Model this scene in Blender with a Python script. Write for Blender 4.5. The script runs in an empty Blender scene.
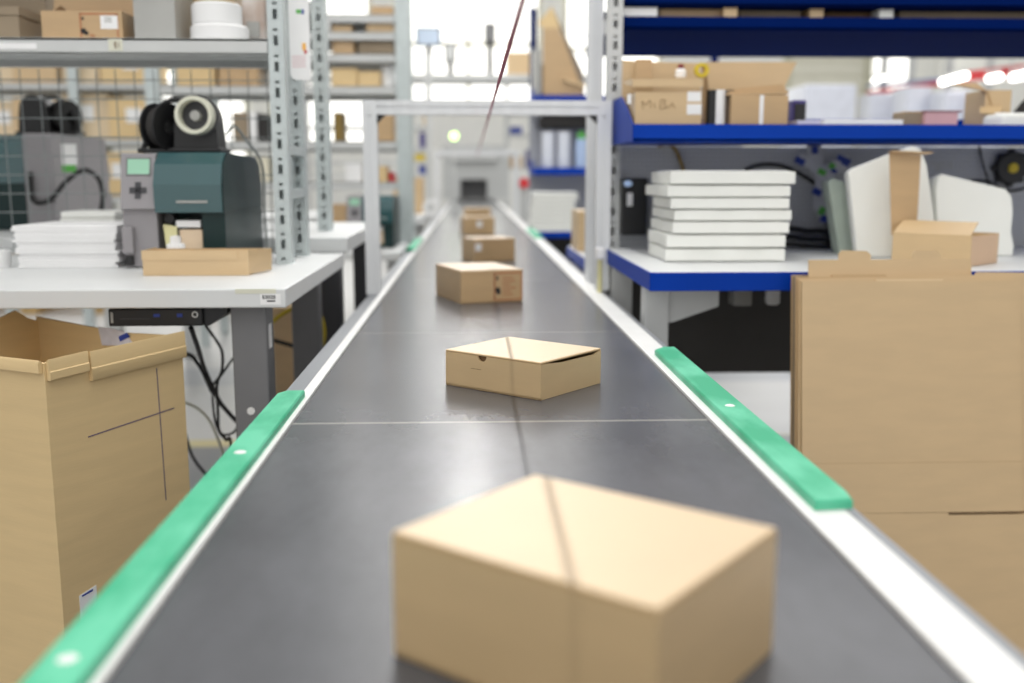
import bpy, bmesh, math, random
from mathutils import Vector, Matrix
random.seed(7)
SC = bpy.context.scene
COL = SC.collection
R = math.radians
# ------------------------------------------------------------------ camera maths
F = 1000.0
TH = math.atan(.1655); PS = math.atan(.041*math.cos(TH)); CAMZ = 1.15
_s, _c = math.sin, math.cos
FW = Vector((_s(PS)*_c(TH), _c(PS)*_c(TH), -_s(TH)))
RT = Vector((_c(PS), -_s(PS), 0)); UP = Vector((_s(PS)*_s(TH), _c(PS)*_s(TH), _c(TH)))
CAM = Vector((0, 0, CAMZ))
def ray(px, py): return FW + RT*((px-512)/F) + UP*((341.5-py)/F)
def az(px, py, z):
    v = ray(px, py); return CAM + v*((z-CAMZ)/v.z)
def ay(px, py, y):
    v = ray(px, py); return CAM + v*(y/v.y)
def X(px, y, py=176): return ay(px, py, y).x
def Z(py, y, px=512): return ay(px, py, y).z

cd = bpy.data.cameras.new('camera'); cam = bpy.data.objects.new('camera', cd); COL.objects.link(cam)
m = Matrix((RT, UP, -FW)).transposed().to_4x4(); m.translation = CAM; cam.matrix_world = m
cd.sensor_width = 36; cd.lens = F/1024*36; cd.clip_start = .02; cd.clip_end = 200
cd.dof.use_dof = True; cd.dof.focus_distance = 1.62; cd.dof.aperture_fstop = 2.2; cd.dof.aperture_blades = 0
SC.camera = cam
SC.view_settings.view_transform = 'Standard'; SC.view_settings.look = 'None'
SC.view_settings.gamma = 1; SC.view_settings.use_curve_mapping = False; SC.view_settings.exposure = 0.0

# ------------------------------------------------------------------ materials
def lin(c): return tuple((x/255/12.92 if x/255 <= .04045 else ((x/255+.055)/1.055)**2.4) for x in c)+(1,)
MATS = {}
def mat(name, col, rough=.5, metal=0, noise=0, nscale=6, bump=0, bscale=200, spec=.5, stretch=None, emit=0, trans=0, col2=None, coat=0):
    if name in MATS: return MATS[name]
    M = bpy.data.materials.new(name); M.use_nodes = True; nt = M.node_tree; b = nt.nodes['Principled BSDF']
    b.inputs['Base Color'].default_value = lin(col); b.inputs['Roughness'].default_value = rough
    b.inputs['Metallic'].default_value = metal; b.inputs['Specular IOR Level'].default_value = spec
    b.inputs['Coat Weight'].default_value = coat
    if coat: b.inputs['Coat Roughness'].default_value = rough
    if trans: b.inputs['Transmission Weight'].default_value = trans
    if emit:
        b.inputs['Emission Color'].default_value = lin(col); b.inputs['Emission Strength'].default_value = emit
    if noise or bump:
        tc = nt.nodes.new('ShaderNodeTexCoord'); mp = nt.nodes.new('ShaderNodeMapping')
        nt.links.new(tc.outputs['Object'], mp.inputs[0])
        if stretch: mp.inputs['Scale'].default_value = stretch
        if noise:
            n = nt.nodes.new('ShaderNodeTexNoise'); n.inputs['Scale'].default_value = nscale; n.inputs['Detail'].default_value = 6
            r = nt.nodes.new('ShaderNodeValToRGB'); nt.links.new(mp.outputs[0], n.inputs['Vector'])
            c1 = lin(col); c2 = lin(col2) if col2 else tuple(x*(1-noise) for x in c1[:3])+(1,)
            r.color_ramp.elements[0].position = .38; r.color_ramp.elements[0].color = c2
            r.color_ramp.elements[1].position = .62; r.color_ramp.elements[1].color = c1
            nt.links.new(n.outputs['Fac'], r.inputs[0]); nt.links.new(r.outputs[0], b.inputs['Base Color'])
        if bump:
            n2 = nt.nodes.new('ShaderNodeTexNoise'); n2.inputs['Scale'].default_value = bscale
            nt.links.new(mp.outputs[0], n2.inputs['Vector'])
            bp = nt.nodes.new('ShaderNodeBump'); bp.inputs['Strength'].default_value = bump; bp.inputs['Distance'].default_value = .002
            nt.links.new(n2.outputs['Fac'], bp.inputs['Height']); nt.links.new(bp.outputs[0], b.inputs['Normal'])
    MATS[name] = M
    return M
CARD = mat('cardboard', (208, 177, 130), .52, noise=.05, nscale=9, bump=.08, bscale=60, spec=1, coat=.7, stretch=(1, 1, 4))
CARD2 = mat('cardboard_brown', (192, 158, 111), .5, noise=.07, nscale=8, bump=.08, bscale=60, spec=.9, coat=.6, stretch=(1, 1, 4))
CARD3 = mat('cardboard_ochre', (226, 198, 148), .55, noise=.05, nscale=5, bump=.12, bscale=40, spec=.5, stretch=(1, 1, 10))
CARDF = mat('pale_cardboard', (226, 206, 174), .6, noise=.07, nscale=6)  # far cartons: background haze put into a paler colour
CARDD = mat('cardboard_grey_brown', (152, 136, 114), .7, noise=.12, nscale=8)
WHITE = mat('white_laminate', (222, 224, 224), .45, noise=.03, nscale=5)
WSTRIP = mat('white_wear_strip', (238, 238, 236), .4, noise=.05, nscale=14)
LGREY = mat('light_grey_paint', (206, 208, 207), .45, noise=.05, nscale=8)
MGREY = mat('mid_grey_paint', (122, 122, 124), .5, noise=.06, nscale=8)
DGREY = mat('dark_grey_paint', (62, 62, 66), .5, noise=.08, nscale=8)
RAILM = mat('rail_aluminium', (150, 153, 158), .4, metal=.4, noise=.08, nscale=30, stretch=(1, .1, 1))
ALU = mat('aluminium', (230, 232, 234), .42, metal=.1, noise=.06, nscale=30, stretch=(1, 1, .1))
GALV = mat('galvanised_steel', (198, 207, 207), .42, metal=.15, noise=.08, nscale=30)
BLACK = mat('black_plastic', (24, 24, 26), .42, noise=.15, nscale=12)
PANELB = mat('charcoal_board', (74, 72, 70), .7, noise=.1, nscale=6)
MATTE = mat('matte_black_fabric', (50, 48, 47), .85, noise=.2, nscale=20)
BLUE = mat('blue_enamel', (0, 58, 164), .45, noise=.06, nscale=5, spec=.12)
NAVY = mat('navy_enamel', (4, 30, 92), .8, noise=.06, nscale=5, spec=.02)
PAPER = mat('white_paper', (244, 244, 244), .6, noise=.03, nscale=10)
POLY = mat('white_padded_paper', (238, 239, 234), .55, noise=.02, nscale=10, bump=.2, bscale=30)
POLYG = mat('pale_green_grey_paper', (188, 200, 188), .6, noise=.08, nscale=20)
TEAL = mat('smoked_teal_plastic', (52, 88, 92), .16, noise=.10, nscale=4, coat=.5)
TEALD = mat('dark_teal_plastic', (24, 50, 50), .35, noise=.2, nscale=5, spec=.3)
PANEL = mat('grey_printer_plastic', (148, 145, 148), .5, noise=.03, nscale=8)
LCD = mat('green_lcd', (158, 208, 180), .25, noise=.04, nscale=20)
CREAM = mat('cream_cardboard_core', (222, 222, 204), .5, noise=.06, nscale=15)
YELLOW = mat('yellow_plastic', (216, 190, 40), .45, noise=.1, nscale=20)
PALEY = mat('pale_yellow_paper', (224, 218, 166), .55, noise=.06, nscale=12)
RED = mat('red_paint', (200, 40, 48), .45, noise=.06, nscale=8)
PINK = mat('pink_card', (222, 176, 180), .55, noise=.08, nscale=10)
CORD = mat('dark_red_cord', (176, 62, 96), .5, noise=.15, nscale=60)
INK = mat('black_ink', (40, 38, 38), .6, noise=.1, nscale=80)
PENM = mat('violet_pen_ink', (98, 84, 118), .6, noise=.2, nscale=80)
ORANGE = mat('red_brown_print', (186, 118, 76), .6, noise=.1, nscale=30)
BLUEP = mat('blue_print', (40, 66, 160), .5, noise=.15, nscale=40)
GREENP = mat('green_print', (96, 190, 80), .5, noise=.15, nscale=40)
WOOD = mat('pallet_wood', (206, 174, 120), .65, noise=.2, nscale=6, stretch=(8, 1, 1))
CLEARP = mat('cloudy_grey_plastic', (176, 176, 172), .3, noise=.1, nscale=6)
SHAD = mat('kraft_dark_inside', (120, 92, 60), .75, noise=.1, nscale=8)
STEELW = mat('mesh_wire_steel', (150, 156, 156), .45, metal=.4, noise=.1, nscale=40)
GREENW = mat('green_guide', (0, 166, 118), .42, noise=1, nscale=17, col2=(92, 200, 160), stretch=(1, .4, 1))
LAMP = mat('lamp_tube', (255, 252, 244), .5, emit=7)
GLED = mat('green_lamp', (206, 255, 150), .5, emit=4)
PEARL = mat('purple_bin_plastic', (70, 60, 130), .5, noise=.1, nscale=9)

def belt_mat():
    M = bpy.data.materials.new('belt_rubber'); M.use_nodes = True; nt = M.node_tree; N = nt.nodes; L = nt.links
    b = N['Principled BSDF']; b.inputs['Specular IOR Level'].default_value = .32; tc = N.new('ShaderNodeTexCoord'); sx = N.new('ShaderNodeSeparateXYZ'); L.new(tc.outputs['Object'], sx.inputs[0])
    no = N.new('ShaderNodeTexNoise'); no.inputs['Scale'].default_value = 5; no.inputs['Detail'].default_value = 8; no.inputs['Roughness'].default_value = .65
    mp = N.new('ShaderNodeMapping'); mp.inputs['Scale'].default_value = (1.6, .7, 1); L.new(tc.outputs['Object'], mp.inputs[0]); L.new(mp.outputs[0], no.inputs['Vector'])
    r = N.new('ShaderNodeValToRGB'); r.color_ramp.elements[0].position = .35; r.color_ramp.elements[1].position = .7
    r.color_ramp.elements[0].color = lin((76, 77, 81)); r.color_ramp.elements[1].color = lin((93, 94, 99)); L.new(no.outputs['Fac'], r.inputs[0])
    last = r.outputs[0]
    for yy, w, s in ((1.405, .0045, .42), (2.24, .004, .3), (3.4, .004, .3)):   # pale transverse belt joints
        d = N.new('ShaderNodeMath'); d.operation = 'SUBTRACT'; d.inputs[1].default_value = yy; L.new(sx.outputs['Y'], d.inputs[0])
        a = N.new('ShaderNodeMath'); a.operation = 'ABSOLUTE'; L.new(d.outputs[0], a.inputs[0])
        lt = N.new('ShaderNodeMath'); lt.operation = 'LESS_THAN'; lt.inputs[1].default_value = w; L.new(a.outputs[0], lt.inputs[0])
        mu = N.new('ShaderNodeMath'); mu.operation = 'MULTIPLY'; mu.inputs[1].default_value = s; L.new(lt.outputs[0], mu.inputs[0])
        mx = N.new('ShaderNodeMix'); mx.data_type = 'RGBA'; L.new(mu.outputs[0], mx.inputs[0]); L.new(last, mx.inputs[6]); mx.inputs[7].default_value = lin((190, 186, 176))
        last = mx.outputs[2]
    L.new(last, b.inputs['Base Color'])
    n3 = N.new('ShaderNodeTexNoise'); n3.inputs['Scale'].default_value = 2.4; n3.inputs['Detail'].default_value = 5; L.new(mp.outputs[0], n3.inputs['Vector'])
    mr = N.new('ShaderNodeMapRange'); mr.inputs[3].default_value = .235; mr.inputs[4].default_value = .285; L.new(n3.outputs['Fac'], mr.inputs[0]); L.new(mr.outputs[0], b.inputs['Roughness'])
    return M
BELT = belt_mat()

def floor_mat():
    M = bpy.data.materials.new('painted_concrete'); M.use_nodes = True; nt = M.node_tree; N = nt.nodes; L = nt.links
    b = N['Principled BSDF']; tc = N.new('ShaderNodeTexCoord'); sx = N.new('ShaderNodeSeparateXYZ'); L.new(tc.outputs['Object'], sx.inputs[0])
    no = N.new('ShaderNodeTexNoise'); no.inputs['Scale'].default_value = 2; no.inputs['Detail'].default_value = 6; L.new(tc.outputs['Object'], no.inputs['Vector'])
    r = N.new('ShaderNodeValToRGB'); cr = r.color_ramp; cr.interpolation = 'CONSTANT'
    mr = N.new('ShaderNodeMapRange'); mr.inputs[1].default_value = 0; mr.inputs[2].default_value = 10; L.new(sx.outputs['Y'], mr.inputs[0]); L.new(mr.outputs[0], r.inputs[0])
    cr.elements[0].position = 0; cr.elements[0].color = lin((150, 151, 154))
    cr.elements[1].position = .42; cr.elements[1].color = lin((226, 214, 160))
    for p, c in ((.431, (214, 214, 213)), (.55, (186, 189, 193)), (.60, (212, 212, 211))):
        e = cr.elements.new(p); e.color = lin(c)
    mx = N.new('ShaderNodeMix'); mx.data_type = 'RGBA'; mx.blend_type = 'MULTIPLY'; mx.inputs[0].default_value = .25
    gx = N.new('ShaderNodeMath'); gx.operation = 'GREATER_THAN'; gx.inputs[1].default_value = 0; L.new(sx.outputs['X'], gx.inputs[0])
    ab = N.new('ShaderNodeMath'); ab.operation = 'COMPARE'; ab.inputs[1].default_value = 4.25; ab.inputs[2].default_value = .07; L.new(sx.outputs['Y'], ab.inputs[0])
    an = N.new('ShaderNodeMath'); an.operation = 'MULTIPLY'; L.new(gx.outputs[0], an.inputs[0]); L.new(ab.outputs[0], an.inputs[1])
    my = N.new('ShaderNodeMix'); my.data_type = 'RGBA'; L.new(an.outputs[0], my.inputs[0]); L.new(r.outputs[0], my.inputs[6]); my.inputs[7].default_value = lin((150, 151, 154))   # the yellow line stops at the conveyor
    L.new(my.outputs[2], mx.inputs[6]); L.new(no.outputs['Fac'], mx.inputs[7]); L.new(mx.outputs[2], b.inputs['Base Color'])
    b.inputs['Roughness'].default_value = .35
    return M
def peg_mat():
    M = bpy.data.materials.new('perforated_grey_panel'); M.use_nodes = True; nt = M.node_tree; N = nt.nodes; L = nt.links
    b = N['Principled BSDF']; tc = N.new('ShaderNodeTexCoord'); mp = N.new('ShaderNodeMapping'); mp.inputs['Scale'].default_value = (75, 75, 75); L.new(tc.outputs['Object'], mp.inputs[0])
    fr = N.new('ShaderNodeVectorMath'); fr.operation = 'FRACTION'; L.new(mp.outputs[0], fr.inputs[0])
    sb = N.new('ShaderNodeVectorMath'); sb.operation = 'SUBTRACT'; sb.inputs[1].default_value = (.5, .5, .5); L.new(fr.outputs[0], sb.inputs[0])
    s = N.new('ShaderNodeSeparateXYZ'); L.new(sb.outputs[0], s.inputs[0])
    ax = N.new('ShaderNodeMath'); ax.operation = 'ABSOLUTE'; L.new(s.outputs['X'], ax.inputs[0])
    azn = N.new('ShaderNodeMath'); azn.operation = 'ABSOLUTE'; L.new(s.outputs['Z'], azn.inputs[0])
    mm = N.new('ShaderNodeMath'); mm.operation = 'MAXIMUM'; L.new(ax.outputs[0], mm.inputs[0]); L.new(azn.outputs[0], mm.inputs[1])
    lt = N.new('ShaderNodeMath'); lt.operation = 'LESS_THAN'; lt.inputs[1].default_value = .25; L.new(mm.outputs[0], lt.inputs[0])
    mx = N.new('ShaderNodeMix'); mx.data_type = 'RGBA'; L.new(lt.outputs[0], mx.inputs[0])
    mx.inputs[6].default_value = lin((186, 189, 194)); mx.inputs[7].default_value = lin((140, 142, 147)); L.new(mx.outputs[2], b.inputs['Base Color'])
    b.inputs['Roughness'].default_value = .5
    return M
PEG = peg_mat()

# ------------------------------------------------------------------ mesh builder
class MB:
    def __init__(s): s.v = []; s.f = []
    def add(s, vs, fs):
        o = len(s.v); s.v += [tuple(v) for v in vs]; s.f += [tuple(i+o for i in f) for f in fs]; return s
    def box(s, c, size, rot=None):
        x, y, z = (d/2 for d in size); vs = [Vector((a*x, b*y, d*z)) for a in (-1, 1) for b in (-1, 1) for d in (-1, 1)]
        if rot is not None: vs = [rot @ v for v in vs]
        vs = [v+Vector(c) for v in vs]
        return s.add(vs, [(0, 1, 3, 2), (4, 6, 7, 5), (0, 4, 5, 1), (2, 3, 7, 6), (0, 2, 6, 4), (1, 5, 7, 3)])
    def bb(s, x0, x1, y0, y1, z0, z1): return s.box(((x0+x1)/2, (y0+y1)/2, (z0+z1)/2), (abs(x1-x0), abs(y1-y0), abs(z1-z0)))
    def rbox(s, c, size, bev, seg=2, rot=None, jit=0):
        bm = bmesh.new(); bmesh.ops.create_cube(bm, size=1)
        for v in bm.verts: v.co = Vector((v.co.x*size[0], v.co.y*size[1], v.co.z*size[2]))
        bmesh.ops.bevel(bm, geom=list(bm.edges), offset=bev, segments=seg, profile=.5, affect='EDGES')
        bm.verts.index_update()
        vs = [v.co.copy() for v in bm.verts]
        if jit: vs = [v+Vector((random.uniform(-jit, jit), random.uniform(-jit, jit), random.uniform(-jit, jit)*.3)) for v in vs]
        if rot is not None: vs = [rot @ v for v in vs]
        s.add([v+Vector(c) for v in vs], [[v.index for v in f.verts] for f in bm.faces]); bm.free(); return s
    def rbb(s, x0, x1, y0, y1, z0, z1, bev=.002, seg=2): return s.rbox(((x0+x1)/2, (y0+y1)/2, (z0+z1)/2), (x1-x0, y1-y0, z1-z0), bev, seg)
    def prism(s, poly, fn, a, b):                     # poly 2-D, fn(u, v, w) -> point, extruded w from a to b
        n = len(poly)
        vs = [fn(u, v, a) for u, v in poly]+[fn(u, v, b) for u, v in poly]
        fs = [tuple(range(n))[::-1], tuple(range(n, 2*n))]+[(i, (i+1) % n, (i+1) % n+n, i+n) for i in range(n)]
        return s.add(vs, fs)
    def cyl(s, p0, p1, r0, r1=None, n=20, caps=True):
        r1 = r0 if r1 is None else r1; p0 = Vector(p0); p1 = Vector(p1); d = (p1-p0).normalized()
        u = d.orthogonal().normalized(); w = d.cross(u); vs = []
        for p, r in ((p0, r0), (p1, r1)):
            for i in range(n):
                t = 2*math.pi*i/n; vs.append(p+(u*math.cos(t)+w*math.sin(t))*r)
        fs = [(i, (i+1) % n, (i+1) % n+n, i+n) for i in range(n)]
        if caps: fs += [tuple(range(n))[::-1], tuple(range(n, 2*n))]
        return s.add(vs, fs)
    def tube(s, pts, r, n=8, spline=6):
        P = [Vector(p) for p in pts]
        if spline and len(P) > 2:
            Q = [P[0]*2-P[1]]+P+[P[-1]*2-P[-2]]; o = []
            for i in range(1, len(Q)-2):
                for k in range(spline):
                    t = k/spline; a, b, c, d = Q[i-1], Q[i], Q[i+1], Q[i+2]
                    o.append(.5*((2*b)+(c-a)*t+(2*a-5*b+4*c-d)*t*t+(3*b-a-3*c+d)*t**3))
            P = o+[P[-1]]
        vs = []; u = None
        for i, p in enumerate(P):
            t = (P[min(i+1, len(P)-1)]-P[max(i-1, 0)]).normalized()
            u = t.orthogonal().normalized() if u is None else (u-t*u.dot(t)).normalized()
            w = t.cross(u)
            for k in range(n):
                a = 2*math.pi*k/n; vs.append(p+(u*math.cos(a)+w*math.sin(a))*r)
        fs = []
        for i in range(len(P)-1):
            for k in range(n): fs.append((i*n+k, i*n+(k+1) % n, (i+1)*n+(k+1) % n, (i+1)*n+k))
        fs += [tuple(range(n))[::-1], tuple(range((len(P)-1)*n, len(P)*n))]
        return s.add(vs, fs)
    def lathe(s, prof, fn, n=32, closed=False):       # prof [(r, h)], fn(x, y, h) -> point
        vs = []; k = len(prof)
        for i in range(n):
            t = 2*math.pi*i/n
            for r, h in prof: vs.append(fn(r*math.cos(t), r*math.sin(t), h))
        fs = []
        for i in range(n):
            j = (i+1) % n
            for a in range(k if closed else k-1):
                b = (a+1) % k; fs.append((i*k+a, j*k+a, j*k+b, i*k+b))
        return s.add(vs, fs)
    def build(s, name, material, parent=None, loc=None, smooth=False, rot=None):
        if parent:                                    # shapes are given in the frame of the whole thing's parent space
            off = Vector((0, 0, 0)); p = parent
            while p: off += p.location; p = p.parent
            s.v = [tuple(Vector(v)-off) for v in s.v]
        elif loc is None:                             # a thing of one mesh: origin at the middle of its base
            xs, ys, zs = zip(*s.v); loc = Vector(((min(xs)+max(xs))/2, (min(ys)+max(ys))/2, min(zs)))
            s.v = [tuple(Vector(v)-loc) for v in s.v]
        me = bpy.data.meshes.new(name); me.from_pydata(s.v, [], s.f); me.update()
        bm = bmesh.new(); bm.from_mesh(me); bmesh.ops.recalc_face_normals(bm, faces=bm.faces); bm.to_mesh(me); bm.free()
        me.materials.append(material)
        if smooth:
            for p in me.polygons: p.use_smooth = True
            me.set_sharp_from_angle(angle=R(38))
        o = bpy.data.objects.new(name, me); COL.objects.link(o)
        if parent: o.parent = parent
        if loc is not None: o.location = loc
        if rot is not None: o.rotation_euler = rot
        return o
def tag(o, label, cat, group=None, kind=None):
    o['label'] = label; o['category'] = cat
    if group: o['group'] = group
    if kind: o['kind'] = kind
    return o
def thing(name, label, cat, loc=(0, 0, 0), rz=0, group=None):
    o = bpy.data.objects.new(name, None); COL.objects.link(o); o.location = loc; o.rotation_euler = (0, 0, rz); o.empty_display_size = .05
    return tag(o, label, cat, group)
def struct(o): o['kind'] = 'structure'; return o
def dup(root, loc, rz, label, group=None):
    r = root.copy(); COL.objects.link(r); r.location = loc; r.rotation_euler = (0, 0, rz); r['label'] = label
    if group: r['group'] = group
    for ch in list(root.children):
        c = ch.copy(); COL.objects.link(c); c.parent = r
        for g in list(ch.children):
            d = g.copy(); COL.objects.link(d); d.parent = c
    return r
ORD = ('first', 'second', 'third', 'fourth', 'fifth', 'sixth', 'seventh', 'eighth', 'ninth', 'tenth', 'eleventh', 'twelfth', 'thirteenth', 'fourteenth', 'fifteenth')
XY = lambda u, v, w: Vector((u, v, w))
XZ = lambda u, v, w: Vector((u, w, v))
YZ = lambda u, v, w: Vector((w, u, v))
def text_mesh(name, body, size, material, parent, loc, rot=(R(90), 0, 0), bold=False):
    cu = bpy.data.curves.new(name, 'FONT'); cu.body = body; cu.size = size; cu.extrude = .0002
    if bold: cu.offset = size*.02
    t = bpy.data.objects.new(name+'_src', cu); COL.objects.link(t)
    bpy.context.view_layer.update()
    me = bpy.data.meshes.new_from_object(t.evaluated_get(bpy.context.evaluated_depsgraph_get()))
    bpy.data.objects.remove(t)
    me.materials.clear(); me.materials.append(material)
    o = bpy.data.objects.new(name, me); COL.objects.link(o); o.parent = parent; o.location = loc; o.rotation_euler = rot
    return o
# ================================================================== SETTING
FLOOR = floor_mat()
WALLM = mat('white_wall_paint', (240, 240, 236), .6, noise=.03, nscale=2)
struct(MB().bb(-9, 11, -3, 24, -.1, 0).build('floor', FLOOR, loc=(0, 0, 0)))
struct(MB().bb(-9, 11, 24, 24.2, 0, 6).build('wall_back', WALLM))
struct(MB().bb(-9.2, -9, -3, 24, 0, 6).build('wall_left', WALLM))
struct(MB().bb(11, 11.2, -3, 24, 0, 6).build('wall_right', WALLM))
GLOW = mat('daylight_glazing', (255, 254, 248), .3, emit=1.7)  # glowing panels added to whiten the far wall; no window known there
FRAMEM = mat('window_frame_paint', (216, 214, 198), .5, noise=.04)
for i, (x0, x1, z0, z1) in enumerate(((-7.5, -5.2, 1.5, 5.6), (-4.6, -2.3, 1.9, 5.6), (-1.7, 1.6, 2.7, 5.6), (2.2, 4.4, 2.5, 5.6), (8.0, 10.4, 2.4, 5.6))):
    w = struct(MB().bb(x0, x1, 23.96, 23.99, z0, z1).build('window_%d' % (i+1), GLOW))
    fr = MB()
    for x in (x0, (x0+x1)/2, x1): fr.bb(x-.05, x+.05, 23.9, 23.95, z0-.05, z1+.05)
    for z in (z0, (z0+z1)/2, z1): fr.bb(x0-.05, x1+.05, 23.905, 23.945, z-.05, z+.05)
    fr.build('window_frame', FRAMEM, w)

# ================================================================== CONVEYOR
BX0, BX1 = -.258, .343
CV = thing('belt_conveyor', 'long dark grey belt conveyor with white side rails down the middle of the hall', 'conveyor')
Y0, Y1 = -.5, 18.
belt = MB()
n = 10; prof = [(Y1, .8)]+[(Y1+.05*math.sin(math.pi*i/n), .75+.05*math.cos(math.pi*i/n)) for i in range(1, n)]+[(Y1, .7), (Y0, .7)]+\
    [(Y0-.05*math.sin(math.pi*i/n), .75-.05*math.cos(math.pi*i/n)) for i in range(1, n)]+[(Y0, .8)]
belt.prism(prof, YZ, BX0+.0005, BX1-.0005); belt.build('belt', BELT, CV)
def rail_poly(side):                                   # cross-section, x outwards from the belt edge
    return [(0, .66), (0, .800), (.017 if side < 0 else .047, .800), (.018 if side < 0 else .048, .797), (.052 if side < 0 else .067, .797), (.052 if side < 0 else .067, .735),
            (.044, .731), (.044, .722), (.052 if side < 0 else .067, .718), (.052 if side < 0 else .067, .66)]
for side in (-1, 1):
    x0 = BX0 if side < 0 else BX1
    MB().prism([(x0+side*u, v) for u, v in rail_poly(side)], XZ, Y0, Y1).build('side_rail', RAILM, CV)
    w = .017 if side < 0 else .047
    MB().prism([(x0+side*u, v) for u, v in ((.0, .80), (.0, .8045), (.002, .806), (w-.002, .806), (w, .8045), (w, .80))], XZ, Y0, Y1).build('wear_strip', WSTRIP, CV)
def guide(side, ya, yb, cut):
    x0 = BX0 if side < 0 else BX1
    a, b = (.006, .046) if side < 0 else (.012, .058)
    zt = .8062
    if side > 0: poly = [(a, ya), (b-.004, ya+.004), (b, ya+.03), (b, yb), (a+.02, yb), (a, yb-.03)]
    else: poly = [(a, ya), (b, ya), (b, yb-cut), (b-.012, yb), (a, yb)]
    g = MB(); n = len(poly); lo = [Vector((x0+side*u, v, zt)) for u, v in poly]; mid = [Vector((p.x, p.y, zt+.0085)) for p in lo]
    cx = x0+side*(a+b)/2; cy = (ya+yb)/2
    top = [Vector((p.x+(.002 if p.x < cx else -.002), p.y+(.002 if p.y < cy else -.002), zt+.011)) for p in lo]
    fs = [tuple(range(n))[::-1], tuple(range(2*n, 3*n))]
    for k in (0, n): fs += [(k+i, k+(i+1) % n, k+n+(i+1) % n, k+n+i) for i in range(n)]
    g.add(lo+mid+top, fs); o = g.build('guide_strip', GREENW, CV)
    for y in ((.665, 1.195) if side < 0 else (1.42,)) if yb < 4 else ():
        MB().lathe([(0, zt+.0125), (.005, zt+.0123), (.0075, zt+.0112)], lambda x, yy, h, y=y: Vector((cx+x, y+yy, h)), 16).build('screw_cover', WSTRIP, o, smooth=True)
guide(-1, -.2, 1.555, .02); guide(1, .985, 1.935, 0)
guide(-1, 4.7, 5.5, .02); guide(1, 5.6, 6.5, 0)
for y in (-.3, 1.1, 3.9, 6.6, 9.3, 12, 14.7, 17.4):
    for x in (BX0-.03, BX1+.04):
        l = MB().bb(x-.02, x+.02, y-.02, y+.02, .012, .66).build('leg', ALU, CV); MB().cyl((x, y, 0), (x, y, .012), .03).build('foot', BLACK, l)
    MB().bb(BX0-.01, BX1+.02, y-.015, y+.015, .25, .28).build('cross_member', ALU, CV)
MB().bb(BX0+.01, BX1-.01, Y0+.1, Y1-.1, .715, .785).build('slider_bed', MGREY, CV)

# boxes riding on the belt --------------------------------------------------
def mailer(name, label, loc, rz, W, D, H, material, group=None, notch=False, dip=0, inside=SHAD):
    t = thing(name, label, 'box', (0, 0, 0), 0, group); T = .0035; hb = H-T
    b = MB(); b.bb(-W/2, W/2, -D/2, D/2, 0, T)
    if notch:
        r = .0095; cx = -.02*W/.2
        poly = [(-W/2, 0), (W/2, 0), (W/2, hb), (cx+r, hb)]+[(cx+r*math.cos(math.pi*i/12), hb-r*.95*math.sin(math.pi*i/12)) for i in range(1, 12)]+[(cx-r, hb), (-W/2, hb)]
    else: poly = [(-W/2, 0), (W/2, 0), (W/2, hb), (-W/2, hb)]
    b.prism(poly, XZ, -D/2, -D/2+T); b.bb(-W/2, W/2, D/2-T, D/2, 0, hb)
    side = [(-D/2+T, T), (D/2-T, T), (D/2-T, hb), (D/2-.02, hb-dip), (-D/2+.06*D/.17, hb-dip*.9), (-D/2+.008, hb), (-D/2+T, hb)]
    b.prism(side, YZ, W/2-T, W/2); b.bb(-W/2, -W/2+T, -D/2+T, D/2-T, T, hb)
    b.build('body', material, t)
    MB().rbb(-W/2, W/2, -D/2, D/2, hb, H, .0012, 1).build('lid', material, t)
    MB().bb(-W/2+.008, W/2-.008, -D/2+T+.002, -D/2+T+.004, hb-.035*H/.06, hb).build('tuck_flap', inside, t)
    t.location = loc; t.rotation_euler = (0, 0, rz); return t
BZ = .8004
b1 = mailer('cardboard_box', 'large blank cardboard box nearest the camera on the belt', (.0815, .6925, BZ), R(-39.7), .219, .176, .096, CARD)
b2 = mailer('mailer_box', 'flat kraft mailer box with a thumb notch lying turned on the middle of the belt', (.087, 1.668, BZ), R(-40.4), .20, .172, .061, CARD, notch=True, dip=.005)
sl = MB(); sl.bb(-.042, -.020, -.0875, -.0865, .0345, .0353).bb(-.042, -.016, -.0866, -.0858, .026, .0266)
sl.v = [tuple(v) for v in sl.v]
o = sl.build('pressed_slot', SHAD); o.parent = b2; o.location = Vector((-.031, -.0858, .026)); o.scale = (1, .3, 1)
def fit(A, B, C):
    a, b, c = (az(p[0], p[1], BZ) for p in (A, B, C)); w = c-b; W = w.length; e = w/W; n = Vector((-e.y, e.x, 0)); lo, hi = 0, .5
    for _ in range(40):                                # depth so that the hidden side ends at A
        D = (lo+hi)/2; p = b+n*D-CAM; lo, hi = (D, hi) if 512+F*p.dot(RT)/p.dot(FW) > A[0] else (lo, D)
    m = b+e*W/2+n*D/2
    return (m.x, m.y, BZ), math.atan2(w.y, w.x), W, D
f3 = fit((436, 300), (461, 304.3), (522.5, 301.5))
f4 = fit((462, 259.5), (474.5, 262), (515, 260.6))
b3 = mailer('cardboard_box', 'cardboard box with a printed panel on its right half, third along the belt', f3[0], f3[1], f3[2], f3[3], .092, CARD2)
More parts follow.
